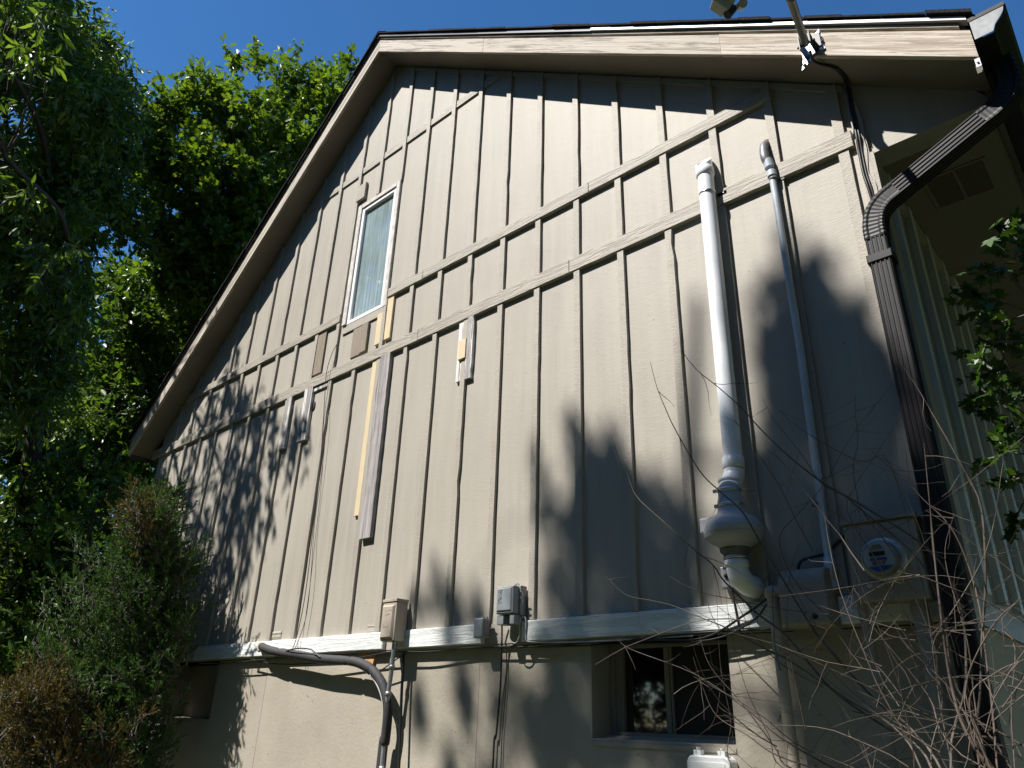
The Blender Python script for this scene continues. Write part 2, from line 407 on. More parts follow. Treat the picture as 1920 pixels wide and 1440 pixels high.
# --- patch boards -------------------------------------------------
def quad_board(px, y0, m, label, name='repair_board', y1=-.0008, bev=.002):
    p = [W(u, v) for u, v in px]      # TL, TR, BR, BL
    xl = (p[0][0]+p[3][0])/2; xr = (p[1][0]+p[2][0])/2; zt = (p[0][2]+p[1][2])/2; zb = (p[2][2]+p[3][2])/2
    if m.startswith('weather') and zt-zb > .1: mb = batten_strip(xl, xr, zb, zt, -y0, .0009, .05)
    else: mb = MB(); mb.bbox(xl, xr, y0, y1, zb, zt, bev)
    o = mb.build(name, m, house); o['label'] = label; return o
quad_board([(720,670),(737,663),(701,1008),(680,1013)], -.030, 'weathered', 'long bare grey weathered repair board')
quad_board([(702.7,679),(713,675.5),(677.7,966),(666,970)], -.016, 'cream', 'narrow unpainted cream repair board')
quad_board([(713,590),(722,586),(717,644),(703,650)], -.017, 'cream', 'unpainted cream strip under the window')
quad_board([(732,562),(742,557),(734,634),(722,640)], -.019, 'cream', 'unpainted cream strip beside the window sill')
quad_board([(668,614),(695,604),(688,660),(655,673)], -.009, 'brown_board', 'darker brown patch board under the window')
quad_board([(684,610),(695,606),(688,660),(676,664)], -.022, 'brown_board', 'brown strip on the patch board')
quad_board([(601,630),(614,624),(605,699),(588,706)], -.016, 'brown_board', 'darker brown batten repair')
quad_board([(541.7,747),(551.7,744),(539,841),(529,844)], -.026, 'weathered_flaking', 'bare weathered batten end with flaking paint')
quad_board([(575,733),(590.5,728),(578,825),(563,830)], -.026, 'weathered_flaking', 'wide weathered batten end with a dark hole beside it')
quad_board([(592,729),(620.7,717),(620,722),(591,737)], -.015, 'weathered_flaking', 'short weathered horizontal board')
quad_board([(863,603),(879,597),(871,713),(860,718)], -.017, 'weathered_flaking', 'narrow weathered strip with flaking paint')
quad_board([(880,598),(892,593),(888.5,709),(877,713)], -.024, 'weathered_flaking', 'weathered strip with flaking paint')
quad_board([(867,642),(880,638),(878,674),(863.5,678)], -.032, 'cream', 'small unpainted cream block nailed over the strips', 'nailer_block')
quad_board([(675.6,352),(690,346),(688,373),(673,379)], -.028, 'trim', 'small painted block above the window corner', 'nailer_block')
hx, _, hz = W(588.5, 762)
ho = MB(); ho.lathe((hx, -.004, hz), [(.001, .003), (.026, .003), (.024, -.001), (.001, -.0015)], 'y', 9)
ho.v = [(x, y, hz+(z-hz)*1.7) for x, y, z in ho.v]; o = ho.build('hole', 'hole', house)
# peeled scraps above the belt and caulk smear beside the grey box
for u, v in ((480, 1192), (700, 1180), (520,1192)):
    x, _, z = W(u, v); batten_strip(x-.06, x+.05, z-.02, z+.03, .004, .003, .01).build('paint_flake', 'batten', house)
sm_ = MB(); x0 = W(984, 1110)[0]; sm_.box(x0, x0+.05, -.0015, .0, BELT1, Zr(.64)); sm_.build('caulk_smear', 'smear', house)

# --- upper window -------------------------------------------------
win = MB()
cw = .042
win.bbox(wx0-.02, wx0+cw-.01, -.026, -.0005, wz0, wz1+.03, .003); win.bbox(wx1-.012, wx1+.032, -.022, -.0005, wz0-.01, wz1+.03, .003)
win.bbox(wx0+cw-.009, wx1-.013, -.024, -.0005, wz1-.012, wz1+.03, .003)
wo_ = win.build('window', 'vinyl_worn', house); wo_['label'] = 'narrow upper window with white frame and painted reflections in the glass'
fm = MB(); a, b, c, d = wx0+cw-.009, wx1-.013, wz0-.004, wz1-.013
fw = .036
fm.bbox(a, a+fw, -.014, .05, c, d, .004); fm.bbox(b-fw, b, -.014, .05, c, d, .004); fm.bbox(a+fw, b-fw, -.0135, .05, c, c+fw, .004); fm.bbox(a+fw, b-fw, -.0135, .05, d-fw, d, .004)
fm.build('frame', 'vinyl', wo_)
pm = MB(); pm.box(a+fw-.002, b-fw+.002, .012, .018, c+fw-.002, d-fw+.002); pm.build('pane', 'reflection_glass', wo_)
sl_ = MB(); sl_.box(wx0-.015, wx1+.02, -.012, 0, wz0-.075, wz0-.006); sl_.build('sill', 'siding', wo_)

# --- rake boards, roof -------------------------------------------
XLE = -3.955
soff = MB()
rake(soff, XA, XE-.01, .0, .03, -.205, 0); rake(soff, XLE+.01, XA, .0, .03, -.205, 0)
soff.build('soffit', 'soffit', house)
fa = MB(); rake(fa, XA+.001, 1.10, 0, .142, -.228, -.205); rake(fa, 1.102, 2.9, 0, .142, -.227, -.205); o = fa.build('fascia', 'fascia_paint', house); o['label'] = 'right rake board with peeling paint'
fa = MB(); rake(fa, 2.902, XE, -.002, .143, -.229, -.205); o = fa.build('fascia', 'fascia_bare', house); o['label'] = 'lower right end of rake board with bare wood showing'
fa = MB(); rake(fa, XLE, XA-.001, 0, .142, -.228, -.205); fa.build('fascia', 'fascia_left', house)
dk = MB(); rake(dk, XA, XE-.01, .135, .200, -.212, 0); rake(dk, XLE, XA, .135, .200, -.212, 0); dk.build('rake_backing', 'dark_trim', house)
st = MB(); rake(st, XA+.001, XE-.03, .160, .176, -.232, -.213); rake(st, XLE, XA-.001, .160, .176, -.232, -.213); st.build('rake_trim', 'fascia_paint', house)
dr = MB(); rake(dr, 2.1, XE+.0, .184, .204, -.249, -.2125); dr.build('drip_edge', 'glare_and_metal', house)  # pale length paints the sun's glare on the dark drip edge
dr = MB(); rake(dr, XA+.001, 2.098, .178, .208, -.246, -.213); rake(dr, XLE, XA-.001, .178, .206, -.246, -.213); dr.build('drip_edge', 'gutter_dark', house)
rf = MB()
rake(rf, XA, XE+.03, .210, .222, -.240, 9.2); rake(rf, XLE-.03, XA, .209, .221, -.240, 9.2)
x = XA
while x < XE+.02:       # ragged shingle ends
    l = .15+random.uniform(-.01, .01); rake(rf, x, min(x+l, XE+.03), .2125, .226+random.uniform(-.002, .007), -.258-random.uniform(0, .008), -.241); x += l+.002
x = XLE-.03
while x < XA:
    l = .15; rake(rf, x, min(x+l, XA), .2095, .226+random.uniform(-.003, .004), -.258-random.uniform(0, .008), -.241); x += l+.002
rf.build('roof', 'shingle', house)
rc = MB(); 
for i in range(30):
    y0 = -.265+i*.3; rc.prism([(XA-.12, roof_z(XA-.12)+.227), (XA, Zr(ZA)+.227), (XA+.12, roof_z(XA+.12)+.227), (XA+.12, roof_z(XA+.12)+.233), (XA, Zr(ZA)+.234), (XA-.12, roof_z(XA-.12)+.233)], y0, y0+.298)
rc.build('ridge_cap', 'shingle', house)
# right eave
ev = MB(); ev.box(XR+.022, XE-.021, .12, 9, Zr(2.336), Zr(2.35)); ev.build('eave_soffit', 'soffit', house)
ef = MB(); ef.box(XE-.02, XE, -.204, 9, Zr(2.325), Zr(2.53)); ef.build('eave_fascia', 'dark_trim', house)
el = MB(); el.box(XLE+.0, XLE+.02, -.204, 9, roof_z(XLE)-.02, roof_z(XLE)+.19); el.box(XLE+.02, XL, 0.001, 9, roof_z(XLE), roof_z(XLE)+.015); el.build('eave_fascia', 'dark_trim', house)
vt = MB(); vx0, vx1, vy0, vy1, vz = 3.545, 3.80, .33, .60, Zr(2.336)
vt.box(vx0, vx1, vy0, vy0+.012, vz-.006, vz); vt.box(vx0, vx1, vy1-.012, vy1, vz-.006, vz); vt.box(vx0, vx0+.012, vy0+.012, vy1-.012, vz-.006, vz); vt.box(vx1-.012, vx1, vy0+.012, vy1-.012, vz-.006, vz)
vt.box((vx0+vx1)/2-.005, (vx0+vx1)/2+.005, vy0+.012, vy1-.012, vz-.007, vz)
for i in range(21):
    y = vy0+.016+i*.0115; vt.box(vx0+.012, vx1-.012, y, y+.004, vz-.006, vz-.001)
vt.build('soffit_vent', 'soffit', house)
# gutter + downspout
def extrude_y(mb, prof, y0, y1, closed=False, smooth=False):
    n = len(prof); vs = [(x, y0, z) for x, z in prof]+[(x, y1, z) for x, z in prof]
    mb.add(vs, [(i, i+1, n+i+1, n+i) for i in range(n-1)], smooth)
gx, gz = XE+.004, Zr(2.445)
prof = [(gx, gz+.115), (gx, gz), (gx+.066, gz), (gx+.078, gz+.03), (gx+.10, gz+.055), (gx+.115, gz+.075), (gx+.122, gz+.105), (gx+.112, gz+.112)]
gt = MB(); extrude_y(gt, prof, -.245, 9); pi_ = [(x+(-.002 if i > 1 else .002), z+.002) for i, (x, z) in enumerate(prof)]; extrude_y(gt, pi_[::-1], -.245, 9)
gt.tube([(gx+.119, -.245, gz+.112), (gx+.119, 9, gz+.112)], .006, 6)
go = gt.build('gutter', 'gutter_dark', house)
ge = MB(); ge.prism([(gx+.002, gz+.004), (gx+.064, gz+.004), (gx+.076, gz+.033), (gx+.098, gz+.058), (gx+.112, gz+.078), (gx+.118, gz+.104), (gx+.002, gz+.100)], -.250, -.2465); ge.build('end_cap', 'gutter_grey', go)
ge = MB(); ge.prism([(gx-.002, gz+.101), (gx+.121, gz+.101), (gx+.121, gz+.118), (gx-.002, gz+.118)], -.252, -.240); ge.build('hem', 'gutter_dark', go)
ge = MB(); ge.box(gx-.02, gx-.003, -.2335, -.2295, Zr(2.33), Zr(2.372)); ge.tube([(gx-.012, -.24, Zr(2.352)), (gx-.012, -.2300, Zr(2.352))], .004, 8); ge.build('bracket', 'glare_and_metal', house)
def sweep_rect(mb, path, hw, hd, ribs=4, crimp=None):
    """rectangular ribbed section swept in a plane parallel to the wall"""
    sec = []
    def side_(p0, p1, nr):
        out = []
        for i in range(nr):
            for t, dpt in ((0, 0), (.12, .0), (.25, -.0035), (.75, -.0035), (.88, 0)):
                s_ = (i+t)/nr; out.append((s_, dpt))
        return [((p0[0]+(p1[0]-p0[0])*s_), (p0[1]+(p1[1]-p0[1])*s_), d_) for s_, d_ in out]
    c = [(-1,-1),(1,-1),(1,1),(-1,1)]; nrm = [(0,-1),(1,0),(0,1),(-1,0)]
    ring = []
    for i in range(4):
        a, b = c[i], c[(i+1)%4]; rr = .16
        a2 = (a[0]+(b[0]-a[0])*rr/2, a[1]+(b[1]-a[1])*rr/2); b2 = (b[0]-(b[0]-a[0])*rr/2, b[1]-(b[1]-a[1])*rr/2)
        for s0, s1, d_ in side_(a2, b2, ribs if i in (0, 2) else 3): ring.append((s0*hw+nrm[i][0]*d_, s1*hd+nrm[i][1]*d_))
        ring.append((b2[0]*hw, b2[1]*hd))
    n = len(ring); vs = []; m = len(path)
    for i in range(m):
        a = path[max(i-1,0)]; b = path[min(i+1,m-1)]; t = np.array(b)-np.array(a); t = t/np.linalg.norm(t)
        ax = np.cross([0,1.,0], t); ax /= np.linalg.norm(ax)     # in-plane sideways
        k = crimp[i] if crimp else 1
        for p, q in ring: vs.append(np.array(path[i])+ax*(-p*k)+np.array([0,1,0])*q*k)
    fs = [(i*n+k, i*n+(k+1)%n, (i+1)*n+(k+1)%n, (i+1)*n+k) for i in range(m-1) for k in range(n)]
    mb.add(vs, fs); mb.add(vs[:n], [tuple(range(n-1,-1,-1))]); mb.add(vs[-n:], [tuple(range(n))])
Yd = -.062
def P3(x, z): return np.array([x, Yd, Zr(z)])
e1 = smooth_path([P3(3.965, 2.45), P3(3.966, 2.36), P3(3.952, 2.285), P3(3.905, 2.235), P3(3.85, 2.208)], 7)
dgl = [P3(3.85, 2.208), P3(3.505, 2.045)]
e2 = smooth_path([P3(3.505, 2.045), P3(3.452, 2.018), P3(3.412, 1.975), P3(3.394, 1.915), P3(3.391, 1.85)], 7)
dsp = MB(); sweep_rect(dsp, e1, .043, .036, 1, [1.0 if i % 2 else .965 for i in range(len(e1))]); sweep_rect(dsp, dgl, .0415, .035, 4)
sweep_rect(dsp, e2, .0435, .037, 1, [1.0 if i % 2 else .965 for i in range(len(e2))]); sweep_rect(dsp, [P3(3.391, 1.852), P3(3.391, -1.6)], .0405, .034, 4)
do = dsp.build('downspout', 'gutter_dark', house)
dsb = MB(); dsb.bbox(3.343, 3.441, Yd-.0385, -.022, Zr(1.735), Zr(1.775), .004); dsb.build('strap', 'gutter_dark', do)
# side wall battens, window band
for i in range(30):
    y = .20+i*.30
    if 1.2 < y < 3.9 : continue
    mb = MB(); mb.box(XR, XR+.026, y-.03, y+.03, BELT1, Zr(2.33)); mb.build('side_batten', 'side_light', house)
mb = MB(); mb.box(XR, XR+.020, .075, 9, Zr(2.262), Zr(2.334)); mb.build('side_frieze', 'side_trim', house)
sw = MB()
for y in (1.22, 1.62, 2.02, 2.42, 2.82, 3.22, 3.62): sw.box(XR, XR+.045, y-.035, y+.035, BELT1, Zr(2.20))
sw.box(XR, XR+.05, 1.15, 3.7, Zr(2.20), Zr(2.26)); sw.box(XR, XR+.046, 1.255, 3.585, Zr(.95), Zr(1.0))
swo = sw.build('window', 'side_light', house); swo['label'] = 'shaded side window with close vertical mullions'
sg = MB(); sg.box(XR+.001, XR+.008, 1.25, 3.6, BELT1+.02, Zr(2.195)); sg.build('pane', 'glass_dark', swo)
# foundation with two recessed windows
FY = .022
fx = [(-2.62, W(411,1247,FY)[0]), (W(1108,1205,FY)[0], W(1362,1190,FY)[0])]
fz0, fz1 = Zr(-.06), Zr(.352)
fo = MB(); xs_ = [XL+.02, fx[0][0], fx[0][1], fx[1][0], fx[1][1], XR-.01]
for a, b in ((0,1),(2,3),(4,5)): fo.box(xs_[a], xs_[b], FY, FY+.25, -.4, fz1)
for a, b in fx: fo.box(a, b, FY+.0, FY+.25, -.4, fz0)
for s_ in (-.95, .93): pass
fo.build('foundation', 'foundation_paint', house)
fb = MB(); fb.box(XL+.02, XR-.01, FY+.25, 9, -.4, fz1); fb.build('foundation_core', 'foundation_paint', house)
sj = MB()
for u, v in ((500,1270), (900,1240)):
    x = W(u, v, FY)[0]; sj.box(x-.0012, x+.0012, FY-.0012, FY+.001, -.3, Zr(.33))
sj.build('joint', 'text_tan', house)
for i, (a, b) in enumerate(fx):
    y = FY+(.30, .14)[i]; f = MB(); t = .028
    f.bbox(a+.002, a+t, y, y+.06, fz0+.006, fz1-.01, .003); f.bbox(b-t, b-.002, y, y+.06, fz0+.006, fz1-.01, .003)
    f.bbox(a+t, b-t, y-.004, y+.06, fz0+.006, fz0+t, .003); f.bbox(a+t, b-t, y-.004, y+.06, fz1-t, fz1-.01, .003)
    mid = (a+b)/2-.03; f.bbox(a+t, a+t+.045, y+.008, y+.05, fz0+t, fz1-t, .003)
    f.bbox(mid-.012, mid+.012, y-.004, y+.06, fz0+t, fz1-t, .003); f.box(mid+.018, mid+.026, y-.002, y+.05, fz0+t, fz1-t)
    fo_ = f.build('basement_window', ('alu_shade', 'alu_tan')[i], house); fo_['label'] = ('basement window recess beside the juniper', 'dark sliding basement window with insect screen')[i]  # left frame is coloured dark in place of juniper shade
    pn = MB(); pn.box(a+t, mid-.011, y+.03, y+.034, fz0+t, fz1-t); pn.build('pane', 'glass_dark', fo_)
    pn = MB(); pn.box(mid+.011, b-t, y+.012, y+.014, fz0+t, fz1-t); pn.build('screen', 'glass_screen', fo_)
    sll = MB(); sll.add([(a-.0, FY-.004, fz0-.012), (b, FY-.004, fz0-.012), (b, y, fz0+.014), (a, y, fz0+.014), (a, FY-.004, fz0-.03), (b, FY-.004, fz0-.03), (b, y, fz0-.03), (a, y, fz0-.03)],
        [(0,1,2,3), (4,5,1,0), (7,6,5,4), (1,5,6,2), (0,3,7,4)]); sll.build('sill', 'foundation_paint', fo_)
# belt boards
belt = [(-1.99, W(482,1228)[0], 'primed'), (W(482,1228)[0]+.003, .355, 'primed'), (W(752,1181)[0]+.01, 1.17, 'primed'), (W(985,1160)[0], 2.92, 'primed'), (2.93, 3.36, 'primed'), (XL, -2.0, 'trim')]
for a, b, m in belt:
    mb = MB(); mb.bbox(a, b, -.030, -.0005, BELT0, BELT1, .004); o = mb.build('belt_board', m, house)
    if m == 'primed': o['label'] = 'white primed replacement board along the base'
mb = MB(); mb.box(1.17, W(985,1160)[0], -.004, 0, BELT0-.002, BELT1); mb.build('belt_backing', 'siding', house); mb = MB(); mb.box(.355, .62, -.004, 0, BELT0-.002, BELT1); mb.build('belt_backing', 'siding', house)
gp = MB(); gp.box(XL+.03, XR-.02, .002, .40, fz1-.009, HB-.002); gp.build('sill_light_stop', 'dark_trim', house)  # added to stop sky light leaking in above the basement window

# ------------------------------------------------------------------ radon vent pipe
rp = thing('radon_vent_pipe', 'tall white plastic vent pipe with a bulging grey inline fan', 'vent pipe', (2.695, -.06, 0))
PX, PY, PR = 2.704, -.066, .0405
def PZ(u, v): return W(u, v, PY)[2]
top = PZ(1320, 318); bot = PZ(1374, 872)
PX0 = W(1321.5, 318, PY)[0]; PX1 = W(1374.5, 860, PY)[0]
mb = MB(); mb.tube([(PX0, PY, top-.02), (PX1, PY, bot)], PR, 28); mb.build('pipe', 'pvc', rp)
cp = MB(); cp.lathe((PX0, PY, top-.05), [(.0435,0), (.046,.002), (.046,.045), (.043,.05)], 'z', 28); cp.build('coupling', 'pvc', rp)
ex = MB(); tz = top; n_ = 28
def cutring(r_, low):
    o_ = []
    for k in range(n_):
        a = 2*math.pi*k/n_; x_, y_ = r_*math.cos(a), r_*math.sin(a)
        o_.append((PX0-.004+x_, PY+y_, tz-.01 if low else tz+.052+y_*1.15-x_*.1))
    return o_
o0, o1, i1, i0 = cutring(.0415, True), cutring(.0415, False), cutring(.0385, False), cutring(.0385, True)
fk = [(k, (k+1)%n_, n_+(k+1)%n_, n_+k) for k in range(n_)]
ex.add(o0+o1, fk, True); ex.add(o1+i1, fk); ex.add(i1+i0, fk, True)
ex.build('outlet', 'pvc', rp)
cl = MB(); zc = PZ(1324, 366); cl.lathe((PX0+.002, PY, zc-.006), [(.041,0),(.0435,.001),(.0435,.011),(.041,.012)], 'z', 28)
cl.box(PX0+.035, PX0+.085, -.026, -.023, zc-.01, zc+.012); cl.box(PX0-.06, PX0-.03, -.026, -.023, zc-.03, zc-.01); cl.lathe((PX0+.07, -.03, zc), [(.002,-.002),(.005,0),(.005,.004)], 'y', 8); cl.build('clamp', 'steel', rp)
cp = MB(); zc = PZ(1375, 868); cp.lathe((PX1, PY, zc-.028), [(.041,0),(.0455,.002),(.0455,.05),(.041,.053)], 'z', 28); cp.build('coupling', 'pvc', rp)
FX = W(1379, 985, -.09)[0]; FYc = -.115
z_a, z_b = zc-.03, PZ(1375, 920)
mb = MB(); mb.tube(smooth_path([(PX1, PY, z_a), (PX1-.004, PY-.003, z_a-.03), (FX-.006, PY-.028, z_a-.075), (FX, FYc, z_b-.01)], 5), [.0435]*16, 24); mb.build('offset_elbow', 'pvc', rp)
mb = MB(); mb.lathe((FX-.006, PY-.028, z_a-.06), [(.044,0),(.0465,.001),(.0465,.012),(.044,.013)], 'z', 24); mb.build('coupling', 'pvc', rp)
def fz(v): return W(1379, v, FYc)[2]
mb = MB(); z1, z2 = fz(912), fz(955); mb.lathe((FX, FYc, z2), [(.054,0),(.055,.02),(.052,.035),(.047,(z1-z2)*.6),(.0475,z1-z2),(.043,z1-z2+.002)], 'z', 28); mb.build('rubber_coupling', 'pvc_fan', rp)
for v, r_ in ((918, .0488), (947, .0566)):
    mb = MB(); mb.lathe((FX, FYc, fz(v)-.006), [(r_-.003,0),(r_,.001),(r_,.011),(r_-.003,.012)], 'z', 28); mb.box(FX-.06, FX-.045, FYc-.03, FYc-.02, fz(v)-.007, fz(v)+.007); mb.build('hose_clamp', 'steel', rp)
zt, zm, zb = fz(953), fz(993), fz(1012)
H = zt-zm
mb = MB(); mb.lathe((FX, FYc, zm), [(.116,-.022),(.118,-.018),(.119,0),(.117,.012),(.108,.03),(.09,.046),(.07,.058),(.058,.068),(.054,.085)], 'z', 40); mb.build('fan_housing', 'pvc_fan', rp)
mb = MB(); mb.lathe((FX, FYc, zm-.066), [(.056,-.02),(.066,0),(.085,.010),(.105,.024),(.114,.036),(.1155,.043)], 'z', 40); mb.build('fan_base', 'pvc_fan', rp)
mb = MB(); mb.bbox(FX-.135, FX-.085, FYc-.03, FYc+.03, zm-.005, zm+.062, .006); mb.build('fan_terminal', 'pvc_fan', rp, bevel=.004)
zk = zm-.068
mb = MB(); mb.lathe((FX, FYc, zk-.055), [(.044,0),(.046,.004),(.048,.02),(.060,.035),(.062,.055),(.056,.06)], 'z', 28); mb.build('rubber_coupling', 'rubber', rp)
mb = MB(); mb.lathe((FX, FYc, zk-.052), [(.046,0),(.0485,.001),(.0485,.012),(.046,.013)], 'z', 28); mb.build('hose_clamp', 'steel', rp)
ze = zk-.055
mb = MB(); mb.tube(smooth_path([(FX, FYc, ze+.002), (FX, FYc, ze-.035), (FX+.004, FYc+.012, ze-.064), (FX+.012, FYc+.045, ze-.086), (FX+.018, -.02, ze-.092), (FX+.02, .04, ze-.094)], 6), .044, 26); mb.build('lower_elbow', 'pvc', rp)
mb = MB(); mb.lathe((FX, FYc, ze-.03), [(.044,0),(.0475,.002),(.0475,.028),(.044,.03)], 'z', 28); mb.build('coupling', 'pvc', rp)
# ------------------------------------------------------------------ junction box by fan
jb = thing('junction_box', 'small grey electrical switch box beside the fan elbow', 'electrical box', (2.58, -.02, 1.9))
p0 = W(1349, 1063, -.05); p1 = W(1376, 1101, -.05)
mb = MB(); mb.bbox(p0[0], p1[0], -.05, -.0005, p1[2], p0[2], .004); mb.build('body', 'galvanized', jb, bevel=.002)
mb = MB(); cxj, czj = (p0[0]+p1[0])/2, (p0[2]+p1[2])/2; mb.lathe((cxj, -.054, czj+.004), [(.003,-.008),(.009,-.004),(.010,.004)], 'y', 12); mb.build('switch', 'black', jb)
mb = MB(); mb.tube(smooth_path([(cxj, -.03, p0[2]), (cxj-.01, -.05, p0[2]+.08), (FX-.11, FYc, zm-.01)], 6), .005, 8); mb.tube(smooth_path([(cxj+.01, -.03, p1[2]), (cxj+.02, -.035, p1[2]-.1), (cxj+.03, -.034, BELT0-.02)], 4), .004, 8); mb.build('wire', 'cable_black', jb)

# ------------------------------------------------------------------ grey conduit riser
cr = thing('conduit_riser', 'thin blue grey conduit running up the wall to a curved wall entry', 'conduit', (2.98, -.04, 0))
CY = -.042
c0 = W(1448, 330, CY); c1 = W(1556, 1060, CY)
mb = MB(); mb.tube([c0, W(1500, 650, CY), c1], .0165, 18); mb.build('pipe', 'conduit', cr)
mb = MB(); mb.lathe((c1[0], CY, c1[2]-.05), [(.017,0),(.0215,.002),(.0215,.075),(.017,.078)], 'z', 18); mb.tube([(c1[0], CY, c1[2]-.05), (c1[0]+.003, CY, c1[2]-.085)], .019, 16); mb.build('coupling', 'conduit', cr)
k1 = W(1440, 305, CY); k2 = W(1431, 278, CY)
mb = MB(); mb.tube(smooth_path([(k1[0], CY-.008, k1[2]-.005), (k1[0]-.008, CY-.012, k1[2]+.04), (k2[0]+.004, -.030, k2[2]+.025), (k2[0]+.014, .02, k2[2]+.05)], 7), [.021]*22, 18); mb.build('elbow', 'gutter_grey', cr)
mb = MB(); mb.tube([(k1[0]+.001, CY-.007, k1[2]+.008), (k1[0]+.006, CY-.004, k1[2]-.038)], .0235, 18); mb.tube([(c0[0]-.001, CY, c0[2]+.028), (c0[0], CY, c0[2]-.004)], .0225, 18); mb.build('fitting', 'conduit', cr)
mb = MB()
for i in range(16):
    a = random.uniform(-1.2, 2.6); rr = random.uniform(.018, .03); c = (k2[0]+.014+rr*math.cos(a), -.006, k2[2]+.045+rr*math.sin(a)); s_ = random.uniform(.004, .009)
    mb.lathe(c, [(s_*.3, -s_), (s_, -s_*.3), (s_*.9, s_*.6)], 'y', 7)
mb.build('sealant', 'foam_fill', cr)
for u, v in ((1450, 336), (1531, 946)):
    p = W(u, v, CY); mb = MB(); mb.lathe((p[0], CY, p[2]-.006), [(.0165,0),(.0195,.001),(.0195,.012),(.0165,.013)], 'z', 18); mb.box(p[0]+.012, p[0]+.045, -.008, -.0235 if v < 400 else -.001, p[2]-.008, p[2]+.008); mb.build('clamp', 'rubber', cr)

# ------------------------------------------------------------------ electric meter + service box
em = thing('electric_meter', 'large shaded meter box with round glass electric meter and blue label', 'electric meter', (3.2, -.06, 0))
my0 = -.115
a = W(1582, 985, my0); b = W(1706, 968, my0); c = W(1600, 1132, my0); d = W(1738, 1120, my0)
mx0, mx1, mz0, mz1 = (a[0]+c[0])/2, 3.325, (c[2]+d[2])/2, (a[2]+b[2])/2
mb = MB(); mb.bbox(mx0, mx1, my0, -.022, mz0, mz1, .006); mb.build('box', 'box_taupe', em, bevel=.003)
mb = MB(); mb.box(mx0-.006, mx1+.006, my0-.008, -.02, mz1+.0005, mz1+.012); mb.build('lid_flange', 'box_taupe', em)
mc = W(1650, 1045, my0-.05); R_ = .064
mb = MB(); mb.lathe((mc[0], my0, mc[2]), [(R_+.012,-.0005),(R_+.014,-.012),(R_+.006,-.02),(R_-.004,-.022)], 'y', 40); mb.build('ring', 'galvanized', em)
mb = MB(); mb.lathe((mc[0], my0, mc[2]), [(R_-.003,-.021),(R_-.004,-.045),(R_-.008,-.058),(R_-.012,-.0585)], 'y', 40); mb.build('meter_body', 'gutter_grey', em)
mf = MB(); mf.lathe((mc[0], my0, mc[2]), [(R_-.012,-.0588),(R_-.013,-.0592)], 'y', 40); fo2 = mf.build('meter_face', 'label_white', em)
yf = my0-.0600
mb = MB(); mb.box(mc[0]-.030, mc[0]+.020, yf-.001, yf, mc[2]+.004, mc[2]+.019); mb.build('display', 'lcd', fo2)
mb = MB(); mb.box(mc[0]-.030, mc[0]+.024, yf-.001, yf, mc[2]-.011, mc[2]-.002)
pl_ = [(mc[0]-.034, mc[2]-.030), (mc[0]+.034, mc[2]-.030)]+[(mc[0]+(R_-.014)*math.cos(t), mc[2]+(R_-.014)*math.sin(t)) for t in np.linspace(-.62, -2.5, 9)]
mb.prism([pl_[0]]+pl_[:1:-1]+[pl_[1]], yf-.0008, yf); mb.build('blue_band', 'blue_label', fo2)
mb = MB()
random.seed(3)
for row, zz, n_, h_ in ((0, -.018, 6, .004), (1, -.0265, 5, .007)):
    for i in range(n_):
        x = mc[0]-.026+i*.0085+row*.002; mb.box(x, x+random.choice((.002, .005)), yf-.0012, yf, mc[2]+zz, mc[2]+zz+h_)
        if random.random() < .6: mb.box(x, x+.006, yf-.0014, yf, mc[2]+zz+h_*.4, mc[2]+zz+h_*.65)
for zz, l_ in ((.028, .045), (.034, .032), (.040, .03)): mb.box(mc[0]-l_/2-.004, mc[0]+l_/2-.004, yf-.001, yf, mc[2]+zz, mc[2]+zz+.0015)
mb.build('lettering', 'text_dark', fo2)
gl = MB(); gl.lathe((mc[0]-.058, my0-.02, mc[2]-.085), [(.002,-.012),(.010,-.01),(.010,.01)], 'y', 10); gl.box(mc[0]-.05, mc[0]-.015, my0-.012, my0, mc[2]-.094, mc[2]-.076); gl.build('latch', 'galvanized', em)
random.seed(21)
mb = MB(); mb.tube([(mc[0]-.115, -.07, mz0+.01), (mc[0]-.105, -.06, mz0-.35), (mc[0]-.1, -.06, -.2)], .017, 14); mb.tube([(mx1-.05, -.06, mz0+.01), (mx1-.04, -.05, -.2)], .028, 16); mb.build('conduit', 'box_taupe', em)

sb = thing('service_box', 'grey service box with a rounded top left of the electric meter', 'electrical box', (2.93, -.02, 0))
y0 = -.135; a = W(1461, 1070, y0); b = W(1543, 1066, y0); c = W(1463, 1176, y0); d = W(1556, 1170, y0)
bx0, bx1, bz0, bz1 = (a[0]+c[0])/2, (b[0]+d[0])/2, (c[2]+d[2])/2, (a[2]+b[2])/2
mb = MB(); n_ = 12; prof = []
pts2 = [(-.0325, bz0+.0), (y0+.01, bz0), (y0, bz0+.012), (y0, bz1-.05)]+[(y0+.05*(1-math.cos(t)), bz1-.05+.06*math.sin(t)) for t in np.linspace(.15, 1.57, 8)]+[(-.0325, bz1+.012)]
vsb = [(bx0, y, z) for y, z in pts2]+[(bx1, y, z) for y, z in pts2]; m_ = len(pts2)
mb.add(vsb, [tuple(range(m_-1,-1,-1)), tuple(range(m_, 2*m_))]+[(i, (i+1)%m_, m_+(i+1)%m_, m_+i) for i in range(m_)]); mb.build('body', 'box_taupe', sb, bevel=.004)
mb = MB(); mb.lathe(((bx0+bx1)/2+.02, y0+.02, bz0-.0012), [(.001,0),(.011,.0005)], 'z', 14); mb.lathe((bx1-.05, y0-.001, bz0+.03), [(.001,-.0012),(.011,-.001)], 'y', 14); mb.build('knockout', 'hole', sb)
mb = MB(); mb.box(bx0-.004, bx1+.004, -.0320, -.0305, bz0-.03, bz1+.02); mb.build('back_plate', 'box_taupe', sb)
